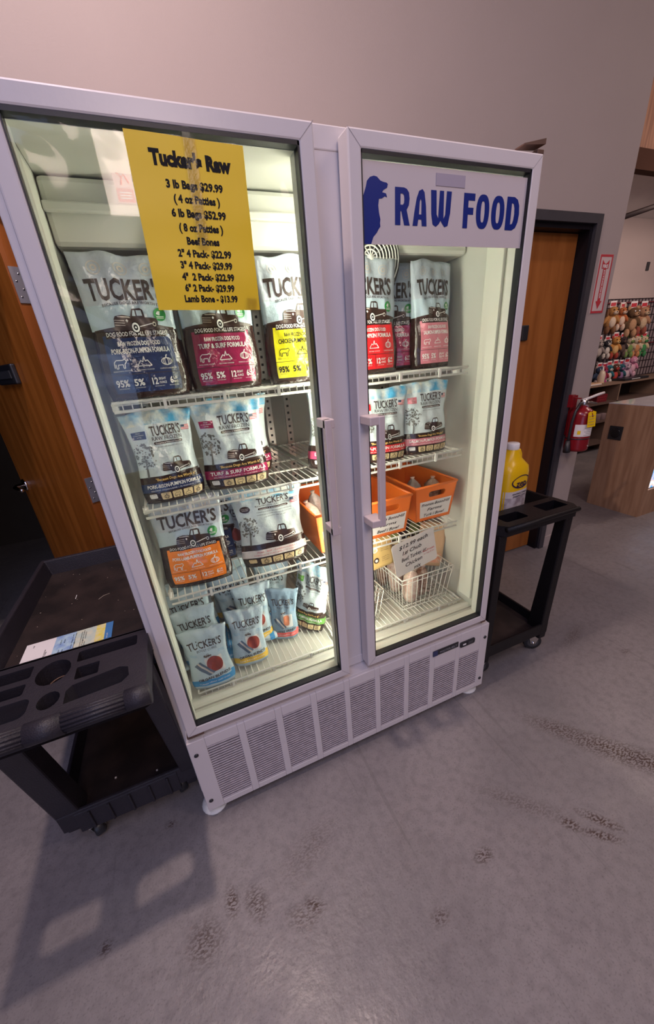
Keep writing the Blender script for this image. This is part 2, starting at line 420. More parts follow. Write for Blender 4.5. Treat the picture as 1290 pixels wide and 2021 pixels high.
# ================================================================= FREEZER
FX0, FX1 = -.012, 1.288
freezer = thing('display_freezer', 'white two-door glass display freezer with louvred base panel, lit inside', 'freezer', (0, 0, 0))
def bevel_obj(o, w=.003):
    md = o.modifiers.new('bevel', 'BEVEL'); md.width = w; md.segments = 2; md.limit_method = 'ANGLE'; return o
def build_freezer():
    c = MB(); W_ = FWHITE
    c.box((FX0, .055, .075), (FX0+.045, .80, 1.99), W_); c.box((FX1-.035, .055, .075), (FX1, .80, 1.99), W_)
    c.box((FX0+.045, .055, 1.945), (FX1-.035, .80, 1.99), W_)
    c.box((FX0+.045, .055, .405), (FX1-.035, .80, .445), W_)
    c.box((FX0+.045, .76, .075), (FX1-.035, .80, 1.945), W_)
    c.box((.588, .057, .440), (.704, .074, 1.950), W_)
    bevel_obj(c.obj('cabinet', freezer))
    l = MB(); e = .002
    l.box((FX0+.045, .075, .447), (FX0+.045+.004, .757, 1.943), LINER); l.box((FX1-.039, .075, .447), (FX1-.035, .757, 1.943), LINER)
    l.box((FX0+.05, .753, .447), (FX1-.04, .757, 1.943), LINER_SHADED); l.box((FX0+.05, .075, 1.939), (FX1-.04, .753, 1.943), LINER)
    l.box((FX0+.05, .075, .447), (FX1-.04, .753, .462), LINER)
    l.add([(FX0+.05, .062, .448), (FX1-.04, .062, .448), (FX1-.04, .10, .468), (FX0+.05, .10, .468), (FX0+.05, .10, .448), (FX1-.04, .10, .448)], [(0, 1, 2, 3), (0, 4, 5, 1)], LINER)
    l.obj('inner_liner', freezer)
    # lamps behind frame edges
    T = emis('freezer_tube_glow', (1.0, .98, .82), 62)
    for x in (.630, .690):
        t = MB(); t.tube([(x, .100, .52), (x, .100, 1.88)], .008, T, 8)
        t.box((x-.012, .078, .50), (x+.012, .086, 1.90), LINER); t.obj('lamp_tube', freezer)
    STRIP_GLOW = emis('side_strip_glow', (.80, .80, .70), .12)  # side strips close to the liner colour, with a faint added glow
    for a, b_ in ((FX0+.050, FX0+.060), (FX1-.052, FX1-.040)):
        MB().bbox((a, .078, .50), (b_, .150, 1.90), STRIP_GLOW, .003).obj('side_strip', freezer)
    # evaporator housing
    h = MB()
    h.bbox((FX0+.05, .25, 1.80), (FX1-.04, .753, 1.935), LINER, .012)
    h.bbox((FX0+.05, .235, 1.865), (FX1-.04, .25, 1.885), LINER, .004)
    h.bbox((FX0+.05, .36, 1.765), (FX1-.04, .753, 1.80), LINER_SHADED, .012)
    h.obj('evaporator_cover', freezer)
    for cx in (.86, .36):
        g = MB(); cz, cy = 1.785, .246; g.lathe([(.118, 0), (.118, .004)], mat('dark_fan_opening', (.08, .075, .07), .6), 26, Matrix.Translation((cx, .2495, cz)) @ Matrix.Rotation(R(-90), 4, 'X'))
        for k in range(8):
            r = .022+.012*k
            g.tube([(cx+r*math.cos(a), cy-.02*math.sqrt(max(0, 1-(r/.115)**2)), cz+r*math.sin(a)*.9) for a in [2*math.pi*i/26 for i in range(26)]], .0024, WIREW, 4, True)
        for k in range(6):
            a = math.pi*k/6
            g.tube([(cx-.11*math.cos(a), cy, cz-.10*math.sin(a)), (cx, cy-.022, cz), (cx+.11*math.cos(a), cy, cz+.10*math.sin(a))], .0022, WIREW, 4)
        g.obj('fan_guard', freezer)
    st = MB().box((.196, .2335, 1.885), (.236, .235, 1.95), mat('faded_pink_sticker', (.62, .42, .42), .5)); st.box((.198, .2325, 1.887), (.234, .2335, 1.912), mat('faded_red_print', (.45, .13, .15), .5))
    for i in range(3): st.box((.204, .2320, 1.893+i*.005), (.229, .2325, 1.895+i*.005), WHITEP)
    st.tube([(.205, .232, 1.94), (.214, .232, 1.932), (.220, .232, 1.937), (.228, .232, 1.922)], .0018, REDPRINT, 5); st.tube([(.214, .232, 1.932), (.21, .232, 1.918)], .0018, REDPRINT, 5)
    st.obj('warning_sticker', freezer)
    # shelf standards at the back wall
    for x in (.10, .60, .69, 1.19):
        p = MB().box((x, .747, .50), (x+.03, .753, 1.75), METAL)
        for k in range(40): p.box((x+.010, .7465, .52+k*.03), (x+.020, .747, .53+k*.03), BLACKG)
        p.obj('shelf_standard', freezer)
    # doors
    def door(x0, x1, hinge_left, nm):
        z0, z1, fw = .428, 1.967, .034
        dr = MB(); m = FWHITE
        # mitred frame
        o = [(x0, z0), (x1, z0), (x1, z1), (x0, z1)]; i_ = [(x0+fw, z0+fw), (x1-fw, z0+fw), (x1-fw, z1-fw), (x0+fw, z1-fw)]
        vs = [(p[0], 0, p[1]) for p in o]+[(p[0], 0, p[1]) for p in i_]+[(p[0], .05, p[1]) for p in o]+[(p[0], .05, p[1]) for p in i_]
        fs = []
        for k in range(4):
            j = (k+1) % 4
            fs += [(k, j, 4+j, 4+k), (8+j, 8+k, 12+k, 12+j), (8+k, 8+j, j, k), (4+k, 4+j, 12+j, 12+k)]
        dr.add(vs, fs, m)
        # mitre seams
        for (a, b) in zip(o, i_):
            d = Vector((b[0]-a[0], b[1]-a[1])).normalized(); nn = Vector((-d.y, d.x))*.0005
            dr.add([(a[0]+nn.x, -.0006, a[1]+nn.y), (b[0]+nn.x, -.0006, b[1]+nn.y), (b[0]-nn.x, -.0006, b[1]-nn.y), (a[0]-nn.x, -.0006, a[1]-nn.y)], [(0, 1, 2, 3)], mat('seam_grey', (.30, .27, .30), .6))
        d = bevel_obj(dr.obj(nm, freezer), .004)
        g = MB(); q = .009; y_ = .0015
        for ya, yb, mm, k in ((y_, .024, BLACKG, 0), (.024, .05, LINER, .001)):
            g.box((x0+fw, ya, z0+fw), (x0+fw+.002+k, yb, z1-fw), mm); g.box((x1-fw-.004-k, ya, z0+fw), (x1-fw, yb, z1-fw), mm)
            g.box((x0+fw, ya, z0+fw), (x1-fw, yb, z0+fw+.006+k), mm); g.box((x0+fw, ya, z1-fw-.007-k), (x1-fw, yb, z1-fw), mm)
        g.box((x0+.008, .051, z0+.008), (x0+.022, .056, z1-.008), BLACKG); g.box((x1-.022, .051, z0+.008), (x1-.008, .056, z1-.008), BLACKG)
        g.box((x0+.008, .051, z0+.008), (x1-.008, .056, z0+.022), BLACKG); g.box((x0+.008, .051, z1-.022), (x1-.008, .056, z1-.008), BLACKG)
        g.obj('gasket', d)
        MB().add([(x0+fw, .014, z0+fw), (x1-fw, .014, z0+fw), (x1-fw, .014, z1-fw), (x0+fw, .014, z1-fw)], [(0, 1, 2, 3)], glass_mat('door_glass', (.95, .98, .955))).obj('glass_pane', d)
        # handle
        hx = x1-.034 if hinge_left else x0+.006
        if hinge_left:
            a, b = 1.375, 1.045; ho = x1-.030; xo = x1-.040
        else:
            a, b = 1.365, 1.035; ho = x0+.012; xo = x0+.040
        h = MB()
        h.bbox((xo-.010, -.062, b), (xo+.010, -.044, a), HANDLEM, .003)
        for z in (a-.024, b): h.bbox((min(ho-.008, xo-.010), -.060, z), (max(ho+.008, xo+.010), 0, z+.024), HANDLEM, .003)
        h.obj('handle', d)
        # hinges
        hx0 = x0 if hinge_left else x1
        for z in (z0-.012, z1):
            hg = MB().bbox((hx0-.02 if not hinge_left else hx0-.004, .004, z), (hx0+.004 if not hinge_left else hx0+.05, .075, z+.010), mat('rusty_hinge', (.13, .07, .05), .6, .3, .3, 30), .002)
            hg.obj('hinge', d)
        return d
    door(.012, .602, True, 'door'); door(.680, 1.263, False, 'door')
    # brass-like bracket on top right
    b = MB(); b.add([(1.195, .005, 1.984), (1.265, -.0, 1.998), (1.265, .035, 1.998), (1.195, .035, 1.984), (1.195, .005, 1.981), (1.265, 0, 1.986), (1.265, .035, 1.986), (1.195, .035, 1.981)], [(0, 1, 2, 3), (4, 7, 6, 5), (0, 4, 5, 1), (1, 5, 6, 2), (2, 6, 7, 3), (3, 7, 4, 0)], mat('rusty_hinge', (.13, .07, .05)))
    b.obj('top_bracket', freezer)
    # base grille panel: plate around nine louvred windows
    x0, x1, z0, z1 = .0, 1.288, .035, .402
    cols = [(.057, .166), (.191, .300), (.325, .436), (.460, .573), (.596, .707), (.731, .845), (.869, .972), (.998, .110+1.0), (1.133, 1.243)]
    tops = [.357]*7+[.268, .268]; zb = .062
    g = MB(); y = 0
    xs = [x0]+[v for c_ in cols for v in c_]+[x1]
    for i in range(0, len(xs), 2): g.box((xs[i], y, z0), (xs[i+1], y+.012, z1), FWHITE)
    for (a, b_), t in zip(cols, tops):
        g.box((a, y, z0), (b_, y+.012, zb), FWHITE); g.box((a, y, t), (b_, y+.012, z1), FWHITE)
    g.box((x0, .012, z1-.012), (x1, .07, z1), FWHITE); g.box((x0, .012, z0), (x0+.012, .07, z1-.012), FWHITE); g.box((x1-.012, .012, z0), (x1, .07, z1-.012), FWHITE)
    gp = bevel_obj(g.obj('grille_panel', freezer), .002)
    MB().box((x0+.014, .03, z0), (x1-.014, .034, z1-.014), BLACKG).obj('grille_backing', gp)
    for (a, b_), t in zip(cols, tops):
        l = MB(); n = int((t-zb)/.0118)
        for k in range(n):
            z = zb+.0035+k*(t-zb)/n
            l.add([(a, .0005, z), (b_, .0005, z), (b_, .0005, z+.0084), (a, .0005, z+.0084), (a, .006, z-.002), (b_, .006, z-.002), (b_, .006, z+.0030), (a, .006, z+.0030)],
                  [(0, 1, 2, 3), (3, 2, 6, 7), (1, 0, 4, 5), (4, 7, 6, 5)], FLOUV)
        lo = l.obj('louver_slats', gp); lo['kind'] = 'stuff'
    for p in ((.019, .338), (.018, .089), (1.270, .331), (1.268, .085)):
        MB().lathe([(.0075, 0), (.0075, .003), (.004, .0045)], BLACKP, 12, Matrix.Translation((p[0], 0, p[1])) @ Matrix.Rotation(R(90), 4, 'X')).obj('screw', gp)
    nb = MB().bbox((.985, -.004, .342), (1.118, 0, .370), BLACKP, .002); nb.box((.985, -.0045, .342), (1.008, -.004, .370), mat('navy_badge', (.03, .04, .12), .3))
    put_text(nb, 'MASTER-BILT', 1.064, .356, .09, .012, mat('grey_badge_print', (.25, .25, .27), .4), lambda a, b: (a, -.0048, b), .02)
    nb.obj('name_badge', gp)
    sw = MB().poly([rrect(1.128, .330, 1.208, .357, .006)], BLACKP, lambda a, b: (a, -.005, b), fn2=lambda a, b: (a, 0, b)); sw.box((1.142, -.0065, .340), (1.158, -.005, .346), WHITEL); sw.box((1.17, -.0065, .337), (1.195, -.005, .350), mat('dark_grey_plastic', (.06, .06, .065), .3)); sw.obj('rocker_switch', gp)
    for x in (.022, 1.235):
        for y_ in (.048, .72):
            ft = MB().lathe([(.048, 0), (.049, .004), (.044, .008), (.018, .014), (.014, .075)], mat('white_rubber', (.7, .7, .68), .5), 20, Matrix.Translation((x, y_, .001)))
            ft.obj('levelling_foot', freezer)
build_freezer()

def wire_shelf(x0, x1, y0, y1, z, step=.021):
    s = MB(); r = .0026
    for y in (y0, y1, (y0+y1)/2, y0+.16): s.tube([(x0, y, z-.004), (x1, y, z-.004)], r*1.15, WIREW, 6)
    s.tube([(x0, y0-.004, z-.020), (x1, y0-.004, z-.020)], r*1.5, WIREW, 6)
    s.tube([(x0, y0-.006, z+.001), (x1, y0-.006, z+.001)], r*1.3, WIREW, 6)
    for x in (x0, x1): s.tube([(x, y0, z-.004), (x, y1, z-.004)], r*1.4, WIREW, 6)
    n = int((x1-x0)/step)
    for k in range(1, n):
        x = x0+k*(x1-x0)/n
        s.tube([(x, y0-.004, z-.018), (x, y0-.003, z), (x, y1, z)], .0016, WIREW, 5)
    for x in (x0+.12, (x0+x1)/2, x1-.12): s.box((x-.004, y0-.011, z-.024), (x+.004, y0-.003, z+.004), WIREW)
    for x in (x0, x1):
        for y in (y0+.05, y1): s.box((x-.007, y-.01, z-.022), (x+.007, y+.01, z-.002), WIREW)
    return s.obj('wire_shelf', freezer)
ZS = [1.456, 1.172, .882, .482]
for z in ZS:
    wire_shelf(.070, .612, .122, .72, z); wire_shelf(.622, 1.165 if z > .5 else 1.222, .122, .72, z)
ZT = [z+.003 for z in ZS]
# ================================================================= BAGS
def sky_mat(name, c1, c2, scale, rough=.24):
    if name in MC: return MC[name]
    return mat(name, c1, rough, 0, 0, scale, .35, 38, .5, c2)
SKYA = mat('pale_sky_film', (.47, .52, .59), .20, 0, .12, 9, .35, 42, .6)
SKYA2 = mat('lower_sky_film', (.46, .57, .64), .20, 0, .10, 9, .35, 42, .6)
CLOUD = sky_mat('cloudy_sky_film', (.80, .80, .70), (.08, .38, .64), 20)
PALEB = mat('pale_blue_film', (.60, .68, .70), .22, 0, .10, 10, .35, 42, .6)
PALEB2 = mat('light_pouch_film', (.47, .59, .66), .25, 0, .12, 10, .35, 42, .6)
PALEG = mat('grey_pouch_film', (.50, .52, .54), .25, 0, .12, 10, .35, 42, .6)
BROWNF = mat('dark_brown_film', (.030, .014, .012), .20, 0, .25, 10, .35, 42, .6)
TREEP = mat('tree_print', (.14, .14, .13), .4, 0, .4, 60)
def film(name, col): return mat(name, col, .18, 0, .08, 10, .5, 30, .6)

def make_F(w, h, d, seed, pinch=.06, flare=.04, side=.25, wr=.0022, fold=0):
    rnd = random.Random(seed); ph = [rnd.uniform(0, 6.28) for _ in range(10)]
    def F(u, v, back=False):
        s = 2*u-1
        ww = w/2*(1 - pinch*math.sin(math.pi*min(1, max(0, v-.12)/.78))**2 + flare*max(0, v-.82)/.18)
        if v < .1: ww *= 1-.06*(1-v/.1)
        x = s*ww
        t = d/2*(max(0, 1-v)**.55)*(.80+.20*math.sin(math.pi*min(1, v*1.4)))+.0015
        prof = (1-abs(s)**3.0)*(1-side)+side
        y = -t*prof
        e = .35+1.1*v
        y += wr*e*(math.sin(9*s*1.3+ph[0]+5*v)*.6+math.sin(17*v+ph[1]+3*s)*.5+math.sin(14*(s*.7+v)+ph[2])*.6+math.sin(23*(s*.5-v)+ph[3])*.35)*(1 if not back else -.6)
        z = v*h + (v**6)*h*(.012*math.sin(3*s+ph[4])+.008*math.sin(7*s+ph[5]))
        if fold and v > .8: y += fold*(v-.8)/.2*h*.2*(.4+.6*math.sin(2*s+ph[6]))
        if back: y = t*prof + (y+t*prof)*.0 - (y - -t*prof)*0
        return (x, y, z)
    return F
def pouch_obj(F, par, regions, seams=True, nu=18, nv=26, ubreaks=(), vbreaks=(), backm=None):
    """regions(u,v)->material"""
    us = sorted(set([i/nu for i in range(nu+1)]+list(ubreaks))); vs_ = sorted(set([i/nv for i in range(nv+1)]+list(vbreaks)))
    mb = MB(); nU = len(us)
    V = [F(u, v) for v in vs_ for u in us]; groups = {}
    for j in range(len(vs_)-1):
        for i in range(nU-1):
            m = regions((us[i]+us[i+1])/2, (vs_[j]+vs_[j+1])/2)
            groups.setdefault(m.name, (m, []))[1].append((j*nU+i, j*nU+i+1, (j+1)*nU+i+1, (j+1)*nU+i))
    mb.v = [tuple(p) for p in V]
    for m, fs in groups.values():
        k = mb.mi(m)
        for f in fs: mb.f.append(list(f)); mb.m.append(k); mb.smooth.append(True)
    o = len(mb.v); mb.v += [F(u, v, True) for v in vs_ for u in us]
    for j in range(len(vs_)-1):
        vm = (vs_[j]+vs_[j+1])/2
        k = mb.mi(backm or regions(.02, vm))
        for i in range(nU-1):
            a = o+j*nU+i; mb.f.append([a+1, a, a+nU, a+nU+1]); mb.m.append(k); mb.smooth.append(True)
        k2 = mb.mi(regions(.02, vm))
        for i in (0, nU-1):
            a = j*nU+i; b = o+a
            f = [b, a, a+nU, b+nU] if i == 0 else [a, b, b+nU, a+nU]
            mb.f.append(f); mb.m.append(k2); mb.smooth.append(False)
    kb = mb.mi(regions(.02, .01))
    for i in range(nU-1):
        mb.f.append([i, o+i, o+i+1, i+1]); mb.m.append(kb); mb.smooth.append(False)
        t = (len(vs_)-1)*nU
        mb.f.append([t+i, t+i+1, o+t+i+1, o+t+i]); mb.m.append(kb); mb.smooth.append(False)
    return mb.obj('pouch', par)
class Decal(MB):
    """flat print, cut fine and laid onto a pouch surface"""
    def __init__(s, F, w, h): MB.__init__(s); s.F, s.w, s.h = F, w, h
    def obj(s, name, parent=None, step=.008):
        bm = bmesh.new(); vs = [bm.verts.new(p) for p in s.v]
        for f, m in zip(s.f, s.m):
            try: q = bm.faces.new([vs[i] for i in f]); q.material_index = m
            except ValueError: pass
        for _ in range(4):
            e = [e for e in bm.edges if e.calc_length() > step]
            if not e: break
            bmesh.ops.subdivide_edges(bm, edges=e, cuts=1, use_grid_fill=False)
            bmesh.ops.triangulate(bm, faces=[f for f in bm.faces if len(f.verts) > 3])
        for v in bm.verts:
            u = min(.995, max(.005, v.co.x/s.w+.5)); t = min(.998, max(.002, v.co.z/s.h)); p = s.F(u, t)
            v.co = (p[0], p[1]+v.co.y, p[2])
        me = D.meshes.new(name); bm.to_mesh(me); bm.free()
        for m in s.mats: me.materials.append(m)
        o = D.objects.new(name, me); COL.objects.link(o); o.parent = parent; o['kind'] = 'stuff'
        return o
def decal_fn(F, w, h, off=.0013):
    return lambda x, z: (x, -off, z)
def decal_fn_old(F, w, h, off=.0013):
    def fn(x, z):   # metres from bag's lower centre
        u = min(.995, max(.005, x/w+.5)); v = min(.998, max(.002, z/h))
        p = F(u, v); return (p[0], p[1]-off, p[2])
    return fn
def offs(fn, k):
    return lambda x, z: (lambda p: (p[0], p[1]-k, p[2]))(fn(x, z))
SKYWIN = mat('truck_window_print', (.55, .66, .72), .3)
def truck(mb, fn, cx, cz, W_):
    s = W_; f = lambda x, y: fn(cx+(x-.5)*s, cz+(y-.22)*s); f2 = offs(f, .0005); f3 = offs(f, .0009)
    body = [(0, .12), (.02, .10), (.28, .07), (.30, .03), (.98, .12), (1, .22), (.97, .28), (.72, .30), (.70, .46), (.64, .50), (.46, .49), (.40, .33), (.22, .36), (.06, .34), (.02, .28)]
    mb.poly([body], BROWNI, f)
    mb.poly([[(.44, .34), (.52, .335), (.52, .46), (.48, .46)]], SKYWIN, f2); mb.poly([[(.55, .34), (.67, .335), (.66, .45), (.55, .46)]], SKYWIN, f2)
    for i in range(3): mb.poly([[(.02, .15+.05*i), (.24, .13+.05*i), (.24, .142+.05*i), (.02, .162+.05*i)]], SILVER, f2)
    mb.poly([[(.10, .335), (.36, .325), (.40, .29), (.30, .30), (.12, .315)]], SILVER, f2)
    mb.poly([[(.56, .10), (.90, .165), (.90, .185), (.56, .12)]], WHITEL, f2)
    mb.poly([[(.27, .24), (.30, .27), (.33, .24), (.30, .20)]], WHITEL, f2)
    mb.poly([circ(.46, .09, .10, 16, .125)], BLACKI, f2); mb.poly([circ(.46, .09, .085, 16, .105), circ(.46, .09, .05, 12, .065)[::-1]], WHITEL, f3); mb.poly([circ(.46, .09, .022, 8)], WHITEL, f3)
    mb.poly([circ(.90, .15, .055, 12, .07)], BLACKI, f2); mb.poly([circ(.90, .15, .045, 12, .055), circ(.90, .15, .027, 10)[::-1]], SILVER, f3)
def tree(mb, fn, cx, cz, s, seed=1):
    rnd = random.Random(seed)
    mb.poly([[(cx-.004, cz), (cx+.002, cz), (cx+.001, cz+s*.55), (cx-.002, cz+s*.55)]], TREEP, lambda x, y: fn(x, y))
    for i in range(110):
        a = rnd.uniform(0, 6.28); r = rnd.random()**.6
        x = cx+math.cos(a)*r*s*.34; y = cz+s*.62+math.sin(a)*r*s*.36; q = s*rnd.uniform(.014, .045)
        mb.poly([[(x+q*math.cos(t+a)*rnd.uniform(.6, 1.2), y+q*math.sin(t+a)*rnd.uniform(.6, 1.2)) for t in (0, 1.3, 2.6, 3.8, 5)]], TREEP, fn)
def icon_marks(mb, fn, cx, cz, s, m, kind):
    f = lambda x, y: fn(cx+x*s, cz+y*s)
    def stroke(pts, t=.035):
        for (a, b) in zip(pts, pts[1:]):
            d = Vector((b[0]-a[0], b[1]-a[1])); 
            if d.length < 1e-6: continue
            d.normalize(); n = Vector((-d.y, d.x))*t
            mb.poly([[(a[0]-n.x, a[1]-n.y), (b[0]-n.x, b[1]-n.y), (b[0]+n.x, b[1]+n.y), (a[0]+n.x, a[1]+n.y)]], m, f)
    if kind == 0:    # four-legged farm animal outline
        stroke([(-.5, -.3), (-.48, .15), (-.3, .32), (.2, .30), (.42, .38), (.52, .18), (.40, .05), (.34, -.02), (.32, -.35), (.2, -.35), (.2, -.05), (-.2, -.05), (-.22, -.35), (-.36, -.35), (-.38, 0)])
    elif kind == 1:  # hills
        stroke([(-.6, -.25), (-.25, .2), (-.1, .05), (.05, .5), (.12, .1), (.3, .2), (.6, -.25), (-.6, -.25)])
    else:            # pumpkin
        for rx in (.15, .3, .45): stroke([(rx*math.cos(a), .3*math.sin(a)) for a in [2*math.pi*i/12 for i in range(13)]], .028)
        stroke([(0, .3), (.05, .5), (.15, .52)], .05)
def roundel(mb, fn, cx, cz, r, m=None):
    mb.poly([circ(cx, cz, r, 18), circ(cx, cz, r*.86, 18)[::-1]], m or SILVER, fn)
    mb.poly([circ(cx, cz, r*.5, 12), circ(cx, cz, r*.25, 8)[::-1]], m or SILVER, fn)
def leaf_badge(mb, fn, cx, cz, r):
    mb.poly([circ(cx, cz, r, 18)], GREENB, fn)
    g = offs(fn, .0004)
    mb.poly([[(cx-r*.6, cz+r*.1), (cx-r*.2, cz-r*.1), (cx, cz-r*.1), (cx+r*.1, cz+r*.5), (cx-r*.3, cz+r*.5)]], WHITEL, g)
    for i in range(2): mb.poly([[(cx-r*.6, cz-r*(.35+.22*i)), (cx+r*.6, cz-r*(.35+.22*i)), (cx+r*.6, cz-r*(.25+.22*i)), (cx-r*.6, cz-r*(.25+.22*i))]], WHITEL, g)
def flag(mb, fn, cx, cz, s):
    for i in range(7): mb.poly([[(cx-s, cz+s*(-.6+i*.171)), (cx+s, cz+s*(-.6+i*.171)), (cx+s, cz+s*(-.43+i*.171)), (cx-s, cz+s*(-.43+i*.171))]], REDPRINT if i % 2 == 0 else WHITEL, fn)
    mb.poly([[(cx-s, cz), (cx-s*.1, cz), (cx-s*.1, cz+s*.6), (cx-s, cz+s*.6)]], INKBLUE, offs(fn, .0004))
BROWNT = mat('title_ink', (.045, .03, .028), .35)

def bag_base(label, loc, rot, nm='food_bag', group=None):
    return thing(nm, label, 'bag', loc, rot, group)
def big_bag(label, loc, rot, pcol, formula, w=.205, h=.285, d=.085, seed=1, ink=None, icons=True, fold=0, scale=1):
    """style A: pale sky top, dark hill, coloured panel"""
    t = bag_base(label, loc, rot, group='large frozen food bags with a coloured panel')
    F = make_F(w, h, d, seed, .05, .05, .35, .0024, fold)
    P = film('panel_%02d%02d%02d' % tuple(int(c*99) for c in pcol), pcol); ink = ink or WHITEL
    def reg(u, v):
        hill = .49+.035*math.sin(3.0*u+.3)-.02*u
        if v > .66: return SKYA
        if v > .49: return SKYA2
        if v > .045 and .10 < u < .90 and v < .435: return P
        if v < .455 and v > .045 and (.10 < u < .14 or .86 < u < .90): return P
        return BROWNF
    pouch_obj(F, t, reg, ubreaks=(.10, .14, .86, .90), vbreaks=(.045, .435, .455, .49, .66))
    fn = decal_fn(F, w, h); H = lambda v: v*h
    tr = Decal(F, w, h); tr.poly([[(-.47*w, H(.485)), (.47*w, H(.485)), (.47*w, H(.50)), (.2*w, H(.525)), (-.1*w, H(.52)), (-.47*w, H(.495))]], BROWNI, fn)
    truck(tr, offs(fn, .0005), .03*w, H(.545), w*.52); tr.obj('truck_picture', t)
    L = Decal(F, w, h)
    put_text(L, "TUCKER'S", 0, H(.765), w*.84, H(.140), BROWNT, fn, .028)
    put_text(L, "BECAUSE DOGS ARE WORTH IT!", .03*w, H(.675), w*.66, H(.020), BROWNT, fn, .01, wave=lambda x: -.9*x*x*4)
    put_text(L, "DOG FOOD FOR ALL LIFE STAGES", 0, H(.462), w*.70, H(.030), WHITEL, fn, .01)
    put_text(L, "RAW FROZEN DOG FOOD", 0, H(.395), w*.50, H(.030), ink, fn, .03)
    put_text(L, formula+" FORMULA", 0, H(.345), w*.68, H(.036), ink, fn, .03)
    put_text(L, "95%", -.30*w, H(.118), w*.15, H(.050), ink, fn, .03); put_text(L, "5%", -.11*w, H(.118), w*.12, H(.050), ink, fn, .03)
    put_text(L, "12", .075*w, H(.118), w*.07, H(.050), ink, fn, .03); put_text(L, "EIGHT", .165*w, H(.132), w*.085, H(.018), ink, fn, .02); put_text(L, "OUNCE", .165*w, H(.104), w*.085, H(.018), ink, fn, .02)
    put_text(L, "6", .275*w, H(.118), w*.04, H(.050), ink, fn, .03); put_text(L, "LB", .325*w, H(.132), w*.045, H(.020), ink, fn, .02); put_text(L, "BAG", .325*w, H(.104), w*.05, H(.016), ink, fn, .02)
    for x in (-.30, -.11, .12, .30):
        put_text(L, "RAW FROZEN MEAT", x*w, H(.078), w*.12, H(.008), ink, fn)
    for k, (x, s_) in enumerate(((-.27, "SINGLE ANIMAL PROTEIN"), (.0, "RESPONSIBLY SOURCED"), (.27, "COMPLETE & BALANCED"))):
        put_text(L, s_, x*w, H(.205), w*.20, H(.010), ink, fn)
    for a in (-.40,): L.poly([[(a*w, H(.177)), (.40*w, H(.177)), (.40*w, H(.181)), (a*w, H(.181))]], BROWNI, fn)
    L.poly([[(.015*w, H(.05)), (.021*w, H(.05)), (.021*w, H(.177)), (.015*w, H(.177))]], BROWNI, fn)
    L.obj('lettering', t)
    I = Decal(F, w, h)
    for k, x in enumerate((-.27, 0, .27)): icon_marks(I, fn, x*w, H(.255), w*.14, ink, k)
    I.obj('icon_drawings', t)
    for x in (-.27, .0, .27):
        B = Decal(F, w, h); roundel(B, fn, x*w, H(.90), w*.07); B.obj('seal_emblem', t)
    B = Decal(F, w, h); leaf_badge(B, offs(fn, .0004), .33*w, H(.59), w*.075); B.obj('leaf_badge', t)
    return t
